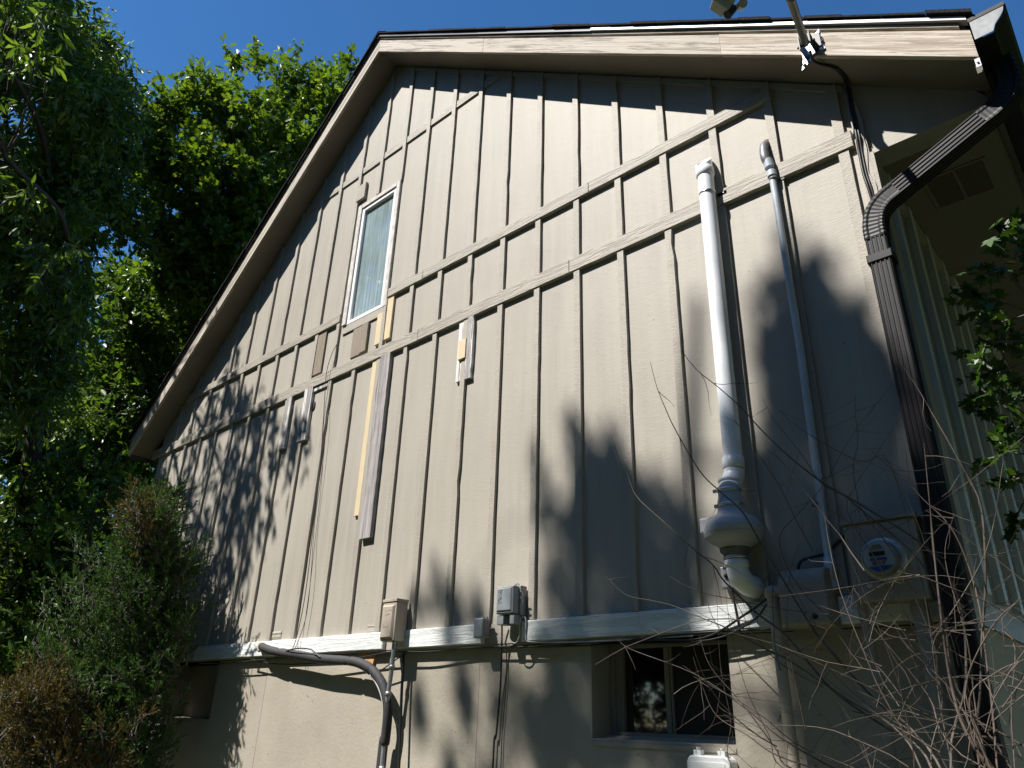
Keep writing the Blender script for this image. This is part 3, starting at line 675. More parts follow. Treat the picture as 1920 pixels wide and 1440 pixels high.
mb = MB(); mb.tube(smooth_path([(bx0+.05, -.06, bz1), (bx0+.07, -.05, bz1+.05), (bx1-.02, -.02, bz1+.075), (mx0-.02, -.03, bz1+.13)], 8), .006, 8); mb.build('cable', 'cable_black', sb)

el_ = thing('conduit_elbow', 'grey conduit with a capped elbow running down beside the service box', 'conduit', (2.8, -.05, 0))
p = W(1447, 1110, -.07); q = W(1476, 1240, -.05)
mb = MB(); mb.lathe((p[0], -.07, p[2]-.02), [(.02,-.004),(.027,0),(.028,.02),(.024,.036),(.012,.044),(.001,.046)], 'z', 18); mb.tube([(p[0], -.07, p[2]+.002), (p[0]+.04, -.07, p[2]+.002)], .02, 14); mb.build('cap', 'box_tan', el_)
mb = MB(); mb.tube([(p[0], -.07, p[2]-.02), (q[0]-.02, -.062, q[2]), (q[0]-.0, -.05, -.2)], .021, 16); mb.build('pipe', 'box_tan', el_)

# ------------------------------------------------------------------ tan utility box
tbx = thing('utility_box', 'tan painted utility box with raised cover on the white board', 'utility box', (.5, -.03, 0))
y0 = -.115; a = W(720, 1128, y0); b = W(746, 1122, y0); c = W(711, 1203, y0); d = W(737, 1200, y0)
x0, x1, z0, z1 = (a[0]+c[0])/2, (b[0]+d[0])/2, (c[2]+d[2])/2, (a[2]+b[2])/2
mb = MB(); mb.bbox(x0, x1, y0, -.0312, z0, z1-.012, .003); mb.build('body', 'box_tan', tbx, bevel=.002)
mb = MB(); mb.bbox(x0-.003, x1+.003, y0-.005, -.0305, z1-.011, z1+.006, .002); mb.build('lid', 'box_tan', tbx)
mb = MB(); mb.bbox(x0+.004, x1-.012, y0-.012, y0-.0003, z0+.010, z1-.028, .010); mb.build('cover', 'box_tan', tbx, bevel=.003)
mb = MB(); yy = y0-.0125
random.seed(5)
for row, zz, n_, ww in ((0, z1-.066, 7, .0095), (1, z1-.090, 5, .0095)):
    for i in range(n_):
        x = x0+.035+i*ww+row*.006
        for _ in range(2): dx = random.uniform(0, .004); dz = random.uniform(0, .008); mb.box(x+dx, x+dx+random.choice((.0015,.004)), yy-.0006, yy, zz+dz, zz+dz+random.choice((.0015,.005)))
for dx in (.03, .075): mb.box(x0+dx, x0+dx+.005, yy-.0006, yy, z0+.085, z0+.09)
mb.box(x0+.03, x0+.078, yy-.0006, yy, z0+.074, z0+.076); mb.build('lettering', 'text_tan', tbx)
random.seed(31)
uc = thing('utility_conduit', 'slim grey conduit dropping from the tan utility box', 'conduit', (.55, -.04, 0))
pts = [(x1-.04, -.075, z0+.002), W(735, 1250, -.07), W(728, 1300, -.07), W(722, 1350, -.06), W(716, 1440, -.05)]; pts.append((pts[-1][0], -.05, -.2))
mb = MB(); mb.tube(smooth_path(pts, 5), .0125, 14); mb.build('pipe', 'galvanized', uc)
for i in (1, 2, 4):
    p = pts[i] ; mb = MB(); mb.lathe((p[0], p[1], p[2]-.012), [(.0125,0),(.0165,.001),(.0165,.02),(.0125,.021)], 'z', 14); mb.build('fitting', 'galvanized', uc)
mb = MB(); px_ = [W(757, 1225, -.03), W(753, 1300, -.03), W(748, 1440, -.03)]; px_.append((px_[-1][0], -.03, -.2)); mb.tube(px_, .008, 10)
o = mb.build('ground_conduit', 'black'); tag(o, 'thin black conduit hanging just right of the grey one', 'conduit')
# ------------------------------------------------------------------ grey network box
nb = thing('network_box', 'grey hinged network box with small dark sticker and latches', 'utility box', (1.4, -.02, 0))
y0 = -.105; a = W(931, 1101, y0); b = W(964, 1096, y0); c = W(929, 1152, y0); d = W(960, 1149, y0)
x0, x1, z0, z1 = (a[0]+c[0])/2, (b[0]+d[0])/2, (c[2]+d[2])/2, (a[2]+b[2])/2
mb = MB(); mb.bbox(x0, x1, y0, -.062, z0, z1, .005); mb.build('cover', 'box_grey', nb, bevel=.003)
mb = MB(); mb.bbox(x0+.008, x1-.008, y0-.006, y0-.0003, z0+.012, z1-.01, .005); mb.build('raised_panel', 'box_grey', nb)
mb = MB(); mb.bbox(x0+.004, x1+.010, -.060, -.012, z0-.004, z1+.004, .003); mb.build('back_box', 'box_grey', nb, bevel=.002)
mb = MB(); mb.box(x0+.0, x0+.045, -.095, -.03, z0-.05, z0-.005); mb.build('cable_guard', 'box_grey', nb, bevel=.002); mb = MB(); mb.box(x0+.088, x1, -.095, -.03, z0-.05, z0-.005); mb.build('cable_guard', 'box_grey', nb, bevel=.002)
mb = MB()
for dz in (.075, .105): mb.tube(smooth_path([(x1+.011, -.07, z0+dz), (x1+.024, -.072, z0+dz), (x1+.024, -.06, z0+dz-.022), (x1+.011, -.055, z0+dz-.02)], 4), .0025, 6)
mb.build('latch', 'chrome', nb)
mb = MB(); random.seed(8)
for j in range(7):
    for i in range(3):
        if random.random() < .8: xx = x0+.022+i*.009; zz = z0+.05+j*.010; mb.box(xx, xx+random.choice((.003,.006)), y0-.0072, y0-.006, zz, zz+random.choice((.003,.007)))
mb.build('lettering', 'text_dark', nb); random.seed(41)
mb = MB(); mb.tube([(x0+.07, -.03, z1+.004), (x0+.075, -.04, z1+.016), (x0+.09, -.04, z1+.018), (x0+.095, -.03, z1+.004)], .003, 6); mb.build('hinge', 'rubber', nb)
nbx = (x0, x1, z0, z1)
s2 = thing('splice_box', 'small grey splice box at the end of the white board', 'utility box', (1.17, -.03, 0))
y0 = -.085; a = W(888, 1160, y0); b = W(905, 1157, y0); c = W(886, 1196, y0); d = W(903, 1195, y0)
x0, x1, z0, z1 = (a[0]+c[0])/2, (b[0]+d[0])/2, (c[2]+d[2])/2, (a[2]+b[2])/2
mb = MB(); mb.bbox(x0, x1, y0, -.031, z0, z1, .006); mb.build('body', 'box_grey', s2, bevel=.003)
mb = MB(); 
for i in range(4): mb.tube([(x0+.01+i*.02, -.05, z1-.002), (x0+.013+i*.02, -.06, z1+.008)], .003, 6)
mb.box(x1, x1+.006, -.07, -.04, z0+.01, z1-.01); mb.build('latch', 'rubber', s2)
# ------------------------------------------------------------------ outlet cover at the bottom
ob = thing('outlet_cover', 'white weatherproof outlet cover with rounded corners low on the foundation', 'outlet cover', (2.43, 0, 1.3))
a = W(1288, 1421, -.04); b = W(1369, 1424, -.04); xx0, xx1, zt_ = a[0], b[0], W(1330, 1417, -.04)[2]
def rrect(x0, x1, z0, z1, r, n=5):
    o = []
    for cx_, cz_, a0 in ((x1-r, z0+r, -math.pi/2), (x1-r, z1-r, 0), (x0+r, z1-r, math.pi/2), (x0+r, z0+r, math.pi)):
        for i in range(n+1): t = a0+math.pi/2*i/n; o.append((cx_+r*math.cos(t), cz_+r*math.sin(t)))
    return o
mb = MB(); mb.prism(rrect(xx0, xx1, zt_-.26, zt_, .028), -.045, FY); mb.build('cover', 'white_plastic', ob, bevel=.006)
mb = MB(); mb.prism(rrect(xx0+.015, xx1-.02, zt_-.24, zt_-.022, .008), -.048, -.0453); mb.build('panel', 'white_plastic', ob, bevel=.001)
for fx_ in (.16, .72):
    xh = xx0+(xx1-xx0)*fx_; mb = MB(); mb.box(xh, xh+.012, -.038, -.01, zt_-.002, zt_+.018); mb.box(xh+.018, xh+.030, -.038, -.01, zt_-.002, zt_+.018); mb.box(xh+.013, xh+.017, -.036, -.012, zt_, zt_+.028); mb.build('hinge', 'white_plastic', ob)

# ------------------------------------------------------------------ insulated line set
ls = [W(497, 1213, .01), W(492, 1213, -.055), W(515, 1221, -.068), W(560, 1228, -.070), W(600, 1235, -.070), W(640, 1238, -.070), W(675, 1243, -.07), W(702, 1260, -.065), W(720, 1290, -.06), W(727, 1330, -.055), W(722, 1390, -.045), W(714, 1440, -.04)]
ls.append((ls[-1][0]-.01, -.04, -.2)); sp = smooth_path(ls, 10)
rad = []
acc = 0
for i, p in enumerate(sp):
    if i: acc += np.linalg.norm(sp[i]-sp[i-1])
    k = acc % .115; rad.append(.0265 if k > .008 else .0215)
lo = thing('line_set', 'thick black taped insulated pipes curving along and down the foundation', 'insulated pipe', (0, -.06, 0))
mb = MB(); mb.tube(sp, rad, 18); mb.build('insulation', 'foam', lo)
mb = MB(); mb.lathe((ls[0][0], -.034, ls[0][2]), [(.026,-.002),(.033,-.001),(.034,.003)], 'y', 16); mb.build('escutcheon', 'smear', lo)
mb = MB(); sp2 = [p+np.array([-.028, -.004, -.018]) for p in sp[55:]]; mb.tube(sp2, .006, 8); mb.build('drain_tube', 'cable_grey', lo)
mb = MB(); a = W(690, 1228, .02); 
pts = [(a[0]-.10, a[2]+.03), (a[0]+.00, a[2]-.07), (a[0]+.05, a[2]-.09), (a[0]+.075, a[2]-.05), (a[0]+.085, a[2]-.01), (a[0]+.07, a[2]+.03)]
mb.prism(pts, FY-.018, FY+.01); o = mb.build('foam_patch', 'foam_fill'); tag(o, 'orange brown expanding foam lump above the black pipe bend', 'foam')

# ------------------------------------------------------------------ cables
def cable(name, pts, r, m, label, n=7, k=6):
    mb = MB(); mb.tube(smooth_path(pts, k), r, n); o = mb.build(name, m); tag(o, label, 'cable'); return o
cable('cable', [W(373,1244,-.02), W(430,1243,-.035), W(480,1238,-.04), W(512,1234,-.04), W(545,1218,-.105), W(580,1217,-.11), W(600,1232,-.10)], .004, 'cable_black', 'black cable looping over the insulated pipe end')
cable('cable', [W(470,1236,-.03), W(520,1245,-.03), W(600,1243,-.03), W(680,1232,-.03), W(735,1222,-.035), W(800,1222,-.03), W(880,1215,-.02), W(950,1213,-.02), W(1020,1212,-.02), W(1100,1205,-.02), W(1200,1198,-.03), W(1330,1185,-.03), W(1450,1180,-.03)], .0045, 'cable_black', 'long black cable tucked under the white boards')
cable('cable', [W(690,1262,-.03), W(712,1258,-.03), W(745,1235,-.045), W(762,1226,-.03)], .0035, 'cable_black', 'short black cable crossing behind the conduits')
cable('cable', [W(960,1160,-.05), W(957,1185,-.05), W(958,1202,-.05), W(968,1205,-.05), W(974,1190,-.055), W(974,1165,-.05), W(980,1157,-.045), W(986,1162,-.04), W(986,1195,-.035), W(1000,1204,-.03), W(1100,1203,-.03), W(1300,1192,-.03)], .0032, 'cable_grey', 'pale looping cable below the hinged grey box')
cable('cable', [W(941,1160,-.04), W(941,1200,-.02), W(938,1290,.005), W(930,1380,.005), W(924,1440,.005), (W(922,1440,.005)[0], .005, -.1)], .0045, 'cable_black', 'black cable hanging down the foundation')
cable('cable', [W(950,1215,.012), W(949,1280,.012), W(943,1360,.012), W(939,1440,.012), (W(938,1440,.012)[0], .012, -.1)], .0028, 'cable_brown', 'thinner brown cable hanging beside the black one')
cable('cable', [W(1160,1205,-.02), W(1220,1200,-.03), W(1320,1196,-.03), W(1400,1150,-.05), W(1445,1118,-.06)], .005, 'cable_black', 'black cable rising toward the capped grey elbow')
cable('cable', [W(1020,1213,-.01), W(1180,1207,-.02), W(1330,1200,-.03), W(1410,1165,-.05), W(1440,1130,-.06)], .004, 'cable_black', 'second black cable rising toward the capped grey elbow')
wr = [W(631,646,-.02), W(622,664,-.045), W(612,700,-.05), W(608,760,-.03), W(602,850,-.02), W(596,920,-.02), W(586,1000,-.022), W(577,1080,-.022), W(568,1140,-.024), W(556,1195,-.04), W(547,1220,-.09)]
cable('wire', wr, .0028, 'cable_brown', 'thin brown wire curling off the wall left of the window')
cable('wire', [W(616,770,-.012), W(612,800,-.025), W(604,880,-.022), W(590,980,-.025), W(583,1080,-.03), W(575,1150,-.026), W(562,1195,-.04), W(550,1222,-.09)], .0022, 'cable_brown', 'second thin brown wire running down beside a batten')

# ------------------------------------------------------------------ satellite dish on the rake
sdr = thing('satellite_dish', 'satellite dish mast bolted to the peeling rake board with receiver heads', 'satellite dish', (3.32, -.25, 4.4))
fb0 = W(1516, 92, -.235)
fbx, fbz = fb0[0], fb0[2]
mb = MB(); 
mb.prism([(fbx-.045, fbz-.105), (fbx+.02, fbz-.06), (fbx+.07, fbz-.045), (fbx+.055, fbz+.03), (fbx+.06, fbz+.085), (fbx+.0, fbz+.03), (fbx-.035, fbz+.02), (fbx-.03, fbz-.04)], -.236, -.2305)
mb.build('foot_plate', 'chrome', sdr)
mb = MB(); mb.box(fbx-.022, fbx-.018, -.30, -.236, fbz-.045, fbz+.04); mb.box(fbx+.026, fbx+.030, -.30, -.236, fbz-.045, fbz+.04)
mb.tube([(fbx-.035, -.28, fbz-.01), (fbx+.045, -.28, fbz-.01)], .006, 8); mb.box(fbx+.031, fbx+.060, -.25, -.2365, fbz-.03, fbz+.05); mb.build('bracket', 'black', sdr)
mb = MB()
for dx, dz in ((-.03, -.08), (.05, -.035), (.045, .06), (.06, .01)): mb.lathe((fbx+dx, -.2365, fbz+dz), [(.003,-.008),(.008,-.006),(.008,0)], 'y', 6)
mb.build('bolt', 'chrome', sdr)
base = np.array([fbx+.004, -.285, fbz-.005])
# mast passes through the top of the photograph at (1488,0) leaning outward
dT = ray(1483, 0); 
tt = 2.13/math.hypot(dT[0], dT[1]); mtop = CAMP+dT*tt
dirm = (mtop-base); Lm = np.linalg.norm(dirm); dirm /= Lm
m2 = base+dirm*(Lm+.10); m3 = m2+np.array([-.03, -.03, .35])
mast_path = [base-dirm*.02]+[base+dirm*t for t in (Lm*.5, Lm)]+[m2, m3]
mb = MB(); mb.tube(smooth_path(mast_path, 5), .0165, 18); mb.build('mast', 'mast_green', sdr)
dc = m3+np.array([-.02, -.02, .18])
dn = np.array([-.25, -.80, .55]); dn /= np.linalg.norm(dn)
e1_ = np.cross(dn, [0,0,1.]); e1_ /= np.linalg.norm(e1_); e2_ = np.cross(e1_, dn)
rings = 8; vsd = [dc]; fsd = []
for i in range(1, rings+1):
    for k in range(28):
        a = 2*math.pi*k/28; r_ = i/rings; vsd.append(dc+e1_*(.29*r_*math.cos(a))+e2_*(.25*r_*math.sin(a))+dn*(.055*r_*r_))
for k in range(28): fsd.append((0, 1+k, 1+(k+1)%28))
for i in range(rings-1):
    for k in range(28): fsd.append((1+i*28+k, 1+(i+1)*28+k, 1+(i+1)*28+(k+1)%28, 1+i*28+(k+1)%28))
mb = MB(); mb.add(vsd, fsd, True); ro = mb.build('reflector', 'dish_grey', sdr); so_ = ro.modifiers.new('thickness', 'SOLIDIFY'); so_.thickness = .006
def RP(u, v, d_): q = ray(u, v); return CAMP+q/np.linalg.norm(q)*d_
lc = RP(1366, 4, 2.72)
arm_end = RP(1372, -28, 2.76)
mb = MB(); mb.tube([m3, m3+np.array([-.03,-.06,-.02]), arm_end+(m3-arm_end)*.3+np.array([0,0,.03]), arm_end], .014, 10); mb.build('feed_arm', 'dish_grey', sdr)
def obox(mb, c, ax, ay, az, hx, hy, hz, taper=1.0):
    vs = []
    for sz, k in ((-1, taper), (1, 1.0)):
        for sx, sy in ((-1,-1),(1,-1),(1,1),(-1,1)): vs.append(c+ax*sx*hx*k+ay*sy*hy*k+az*sz*hz)
    mb.add(vs, [(0,3,2,1),(4,5,6,7),(0,1,5,4),(1,2,6,5),(2,3,7,6),(3,0,4,7)])
ux = (AR*.80+AU*-.55); ux /= np.linalg.norm(ux); uy = (AR*.5+AU*.78+AF*.3); uy -= ux*np.dot(ux, uy); uy /= np.linalg.norm(uy); uz = np.cross(ux, uy)
mb = MB(); obox(mb, RP(1352, 9, 2.70), ux, uy, uz, .030, .024, .022, .8); obox(mb, RP(1362, -6, 2.72), ux, uy, uz, .033, .03, .026, .9); mb.build('receiver_head', 'dish_grey', sdr, bevel=.003)
mb = MB(); c_ = RP(1372, 17, 2.70); mb.tube([c_-uy*.03, c_, c_-uz*.014-uy*-.018], [.014, .016, .012], 14); mb.build('feed_horn', 'black', sdr)
mb = MB(); c_ = RP(1391, 7, 2.70); mb.tube([c_+AF*.02, c_-AF*.012-AU*.004], [.013, .0145], 16); mb.build('feed_cap', 'dish_grey', sdr)
mb = MB(); mb.tube([RP(1391, 7, 2.71), RP(1372, 15, 2.70), RP(1375, -10, 2.72), arm_end], .007, 8); mb.build('feed_bridge', 'vinyl', sdr)
def SOF(u, v, off=.012):
    d = ray(u, v); t = (Zr(RB)-RA*CX-off-Z0)/(d[2]+RA*d[0]); q = CAMP+t*d; return (float(q[0]), float(q[1]), float(q[2]))
cb_ = [W(1519, 96, -.30), W(1524, 112, -.25), SOF(1542, 121), SOF(1563, 127), SOF(1580, 143), W(1588, 165, -.02), W(1594, 200, -.022), W(1600, 226, -.026), W(1606, 255, -.032), W(1611, 285, -.024), W(1619, 325, -.024), W(1628, 352, -.024), W(1640, 390, -.012)]
cable('cable', cb_, .0065, 'cable_black', 'black cable from the dish bracket along the soffit and corner')
cable('cable', [(p[0]+.011, p[1]+.001, p[2]-.004) for p in cb_[3:]], .005, 'cable_black', 'second black cable strapped along the corner to the downspout')
cable('cable', [(p[0]+.02+(.012 if i % 2 else 0), p[1], p[2]) for i, p in enumerate(cb_[8:])], .0016, 'cable_grey', 'thin pale wire curling beside the black corner cables')

# ------------------------------------------------------------------ foliage engine
def leaf_object(name, T, faces, P, D, Nn, size, m, parent):
    """many small leaves: template T (n,3) in (along, across, up); P,D,Nn arrays"""
    n = len(P); D = D/np.linalg.norm(D, axis=1)[:, None]; X = np.cross(Nn, D); X /= np.linalg.norm(X, axis=1)[:, None]+1e-9; U = np.cross(D, X)
    T = np.array(T, float); k = len(T)
    V = P[:, None, :]+size[:, None, None]*(T[None, :, 0, None]*D[:, None, :]+T[None, :, 1, None]*X[:, None, :]+T[None, :, 2, None]*U[:, None, :])
    V = V.reshape(-1, 3).astype(np.float32)
    loops = np.concatenate([np.array(f) for f in faces]); lens = np.array([len(f) for f in faces]); nl = len(loops)
    AL = (loops[None, :]+(np.arange(n)*k)[:, None]).reshape(-1).astype(np.int32)
    st = np.concatenate([[0], np.cumsum(lens)[:-1]]); ST = (st[None, :]+(np.arange(n)*nl)[:, None]).reshape(-1).astype(np.int32)
    me = bpy.data.meshes.new(name); me.vertices.add(len(V)); me.vertices.foreach_set('co', V.reshape(-1))
    me.loops.add(len(AL)); me.loops.foreach_set('vertex_index', AL); me.polygons.add(len(ST)); me.polygons.foreach_set('loop_start', ST)
    me.update(calc_edges=True); me.validate(); me.materials.append(MATS[m])
    o = bpy.data.objects.new(name, me); COL.objects.link(o)
    if parent is not None: o.parent = parent; o.matrix_parent_inverse = parent.matrix_world.inverted()
    return o
OAK = ([(0,0,0),(.22,.06,.02),(.30,.24,.05),(.42,.12,.03),(.55,.38,.08),(.66,.16,.04),(.82,.26,.03),(1,0,-.06),
        (.82,-.24,.03),(.66,-.15,.04),(.55,-.36,.08),(.42,-.12,.03),(.30,-.22,.05),(.22,-.06,.02),(.5,0,-.02)],
       [(0,1,2,3,14),(3,4,5,14),(5,6,7,14),(7,8,9,14),(9,10,11,14),(11,12,13,0,14)])
NARROW = ([(0,0,0),(.3,.15,.03),(.65,.13,.02),(1,0,-.10),(.65,-.13,.02),(.3,-.15,.03),(.5,0,-.02)], [(0,1,2,3,6),(3,4,5,0,6)])
BROAD = ([(0,0,0),(.3,.22,.05),(.7,.18,.03),(1,0,-.06),(.7,-.18,.03),(.3,-.22,.05)], [(0,1,2,3),(3,4,5,0)])
def maple_t():
    out = [(0,0,0)]; ang = [-2.2,-1.75,-1.25,-.95,-.55,-.3,0,.3,.55,.95,1.25,1.75,2.2]; rad = [.28,.45,.36,.75,.42,.6,1.0,.6,.42,.75,.36,.45,.28]
    for a, r in zip(ang, rad): out.append((.15+r*math.cos(a)*.85, r*math.sin(a), .05*abs(math.sin(a))-.05*r))
    return out, [(0, i, i+1) for i in range(1, 13)]
MAPLE = maple_t()
# where the lit wall must stay free of tree shadow (polygon of allowed shade, in wall x / z)
def wpoly(px): return [(W(u, v)[0], W(u, v)[2]) for u, v in px]
SHADE_L = wpoly([(438,640),(470,690),(500,760),(560,765),(600,840),(560,930),(510,990),(505,1080),(430,1130),(400,1230),(300,1230),(250,900),(340,790),(400,690)])
def inpoly(x, z, P):
    ins = np.zeros(len(x), bool); n = len(P)
    for i in range(n):
        x0, z0 = P[i]; x1, z1 = P[(i+1) % n]
        c = ((z0 > z) != (z1 > z)) & (x < (x1-x0)*(z-z0)/(z1-z0+1e-12)+x0); ins ^= c
    return ins
def shade_ok(P, margin=.12, allow=None):
    y = P[:, 1]; t = -y/SD[1]; x = P[:, 0]+SD[0]*t; z = P[:, 2]+SD[2]*t
    top = np.where(x > XA, Zr(RB)-RA*x, Zr(LB_)+LA*x)+.45
    bad = (y < 0) & (x > XL-.15-margin) & (x < 4.4) & (z < top+margin) & (z > -.2)
    if allow is not None: bad &= ~inpoly(x, z, allow)
    return ~bad
def rnd_unit(n):
    v = RNG.normal(size=(n, 3)); return v/np.linalg.norm(v, axis=1)[:, None]
def clump_leaves(cl, per, leaf, droop=0.0, up=.25, tw=12, spread=.75):
    """cl: list of (center, radius). Leaves sit along twigs fanning out from each clump. returns P,D,N,size + twig segments"""
    Ps, Ds, Ns, Ss, seg = [], [], [], [], []
    for c, r in cl:
        nt_ = max(3, int(per*(r/.5)**2/tw)); c = np.asarray(c, float)
        u = rnd_unit(nt_); u[:, 2] += up; u /= np.linalg.norm(u, axis=1)[:, None]
        s0 = c+u*r*RNG.uniform(.0, .35, (nt_, 1)); ln_ = r*RNG.uniform(.55, 1.05, nt_)
        for i in range(nt_):
            m_ = tw; t = (np.arange(m_)+RNG.uniform(0, 1, m_))/m_; q = s0[i]+u[i]*ln_[i]*t[:, None]; q[:, 2] -= droop*ln_[i]*t**2
            q += RNG.normal(size=(m_, 3))*.035*r
            d = u[i]*.55+RNG.normal(size=(m_, 3))*spread; d[:, 2] -= droop*1.6
            nn = np.tile([0, 0, 1.], (m_, 1))+RNG.normal(size=(m_, 3))*.55
            if droop > .3: nn = RNG.normal(size=(m_, 3))
            Ps.append(q); Ds.append(d); Ns.append(nn); Ss.append(leaf*RNG.uniform(.6, 1.25, m_))
            if i % 2 == 0: seg.append((s0[i], q[m_//2], q[-1]))
    return np.concatenate(Ps), np.concatenate(Ds), np.concatenate(Ns), np.concatenate(Ss), seg
def make_tree(name, label, base, trunk, clumps, per, leaf, tmpl, m, droop=0., up=.25, trunk_r=.2, bark='bark', group=None, allow=None, filt=True, tw=12, cat='tree', limb_r=.03, spread=.75):
    t = thing(name, label, cat, tuple(base), group)
    tr = smooth_path([base]+trunk, 6); nT = len(tr); rr = [trunk_r*(1-.85*i/(nT-1)) for i in range(nT)]
    mb = MB(); mb.tube(tr, rr, 10)
    tw_ = MB()
    trA = np.array(tr)
    CC = np.array([c for c, r in clumps]); nh = max(3, len(clumps)//13)
    hubs = CC[RNG.choice(len(CC), nh, replace=False)]
    for _ in range(4):
        lab_ = np.argmin(((CC[:, None]-hubs[None])**2).sum(2), axis=1)
        for h in range(nh):
            if (lab_ == h).any(): hubs[h] = CC[lab_ == h].mean(0)
    starts = []
    for h in range(nh):
        c = hubs[h].copy(); cand = [(np.linalg.norm(trA[i]-c)+1.3*max(0, trA[i][2]-c[2]+.6), i) for i in range(nT//5, nT)]
        i = min(cand)[1]; a = trA[i]; c = c+(a-c)*.18; d_ = np.linalg.norm(c-a)
        mid = (a+c)/2+np.array([0, 0, .12])*d_*.5+RNG.normal(size=3)*.09*d_
        r0 = min(rr[i]*.65, limb_r*(.5+.35*d_)); mb.tube(smooth_path([a, mid, c], 6), list(np.linspace(r0, r0*.4, 13)), 7, False); starts.append((c, r0*.4))
    for k_, (c, r) in enumerate(clumps):
        a, r1 = starts[lab_[k_]]; c = np.asarray(c, float); d_ = np.linalg.norm(c-a)
        mid = (a+c)/2+RNG.normal(size=3)*.10*d_+np.array([0, 0, .05*d_])
        mb.tube(smooth_path([a, mid, c], 4), list(np.linspace(min(r1*.7, .016), .004, 9)), 5, False)
    P_, D_, N_, S_, seg = clump_leaves(clumps, per, leaf, droop, up, tw, spread)
    if filt: k = shade_ok(P_, allow=allow); P_, D_, N_, S_ = P_[k], D_[k], N_[k], S_[k]
    for s in seg: tw_.tube(list(s), [.006, .004, .002], 3, False)
    mb.build('trunk', bark, t); tw_.build('twigs', bark, t)
    leaf_object('crown', tmpl[0], tmpl[1], P_, D_, N_, S_, m, t); return t, len(P_)
def crown_points(shape, n, rmin, rmax, shell=.55):
    """shape: list of ellipsoids (center, (rx,ry,rz)); clumps biased to their surface"""
    out = []; vol = [s[1][0]*s[1][1]*s[1][2] for s in shape]; tot = sum(vol)
    for (c, R), v in zip(shape, vol):
        k = max(4, int(n*v/tot)); u = rnd_unit(k); rad = RNG.uniform(0, 1, k)**(1/3); rad = np.where(RNG.uniform(0, 1, k) < shell, RNG.uniform(.8, 1.0, k), rad)
        for i in range(k): out.append((np.array(c)+u[i]*np.array(R)*rad[i], RNG.uniform(rmin, rmax)))
    return out
TOT = 0
# ---- tall narrow-leaved tree at the left; its nearer boughs throw the leaf shadow on the left of the wall
cA = AT(120, 220, 10.2); 
shape = [(AT(110, 120, 10.2), (2.1, 2.1, 2.6)), (AT(40, 420, 10), (2.0, 2.0, 2.4)), (AT(215, 330, 10.8), (1.15, 1.3, 1.9)), (AT(210, 110, 10.8), (1.0, 1.0, 1.5)), (AT(110, 520, 10.8), (1.4, 1.4, 1.8)), (AT(90, 300, 11.2), (1.6, 1.4, 2.2)), (AT(150, 650, 11), (1.6, 1.6, 1.8)), (AT(120, -150, 10), (2.2, 2.2, 2))]
cl = [c for c in crown_points(shape, 560, .32, .58)]
def PROJ(p):
    q = np.asarray(p)-CAMP; z = q@AF; return 960+CF*(q@AR)/z, 720-CF*(q@AU)/z
def uplim(v): return np.interp(v, [-400, 0, 60, 130, 230, 300, 400, 600, 900], [150, 175, 255, 285, 300, 285, 215, 205, 205])
def inside(c):
    u, v = PROJ(c[0]); return u+CF*c[1]*.75/10 < uplim(v)
cl = [c for c in cl if shade_ok(np.array([c[0]]), .3, SHADE_L)[0] and inside(c)]
random.seed(77)
blot = [(440,690,.16),(455,740,.2),(430,760,.2),(480,760,.18),(400,800,.25),(450,830,.26),(510,800,.2),(560,800,.2),(540,850,.22),(480,880,.26),(420,900,.28),(360,880,.25),(500,920,.18),(440,960,.26),(380,960,.26),(330,950,.25),(470,1020,.2),(410,1040,.25),(360,1040,.25),(430,1080,.14),(320,1040,.25),(480,960,.18)]
for u, v, r in blot:
    p = np.array(W(u, v)); t_ = random.uniform(4.4, 6.0); cl.append((p-SD*t_, r*1.25))
bA = AT(50, 1250, 12.0); bA[2] = -.2
_, n_ = make_tree('narrow_leaved_tree', 'tall dark tree with long drooping narrow leaves filling the left edge', bA, [AT(55, 900, 11.8), AT(80, 600, 11.6), AT(110, 420, 11.4), AT(130, 200, 11.2), AT(130, -80, 11)], cl, 300, .128, NARROW, 'leaf_narrow', .55, .1, .14, allow=SHADE_L, limb_r=.026); TOT += n_
# ---- oak in the middle
shape = [(AT(430, 330, 12), (1.5, 1.6, 1.45)), (AT(470, 190, 12.2), (.75, .9, .75)), (AT(560, 180, 12.5), (.55, .7, .6)), (AT(620, 250, 12.5), (1.1, 1.1, 1.1)), (AT(680, 130, 12.8), (.55, .55, .45)), (AT(330, 420, 11.8), (1.2, 1.2, 1.3)), (AT(480, 500, 12.2), (1.5, 1.5, 1.4)), (AT(390, 230, 12), (.6, .8, .5))]
cl = crown_points(shape, 250, .30, .52)
bO = AT(470, 900, 12.6); bO[2] = -.2
_, n_ = make_tree('oak_tree', 'bright yellow green oak with lobed leaves behind the left roof slope', bO, [AT(460, 800, 12.5), AT(480, 600, 12.4), AT(500, 400, 12.3), AT(510, 240, 12.3)], cl, 190, .155, OAK, 'leaf_oak', .05, .35, .2, allow=SHADE_L, limb_r=.045, spread=.6); TOT += n_
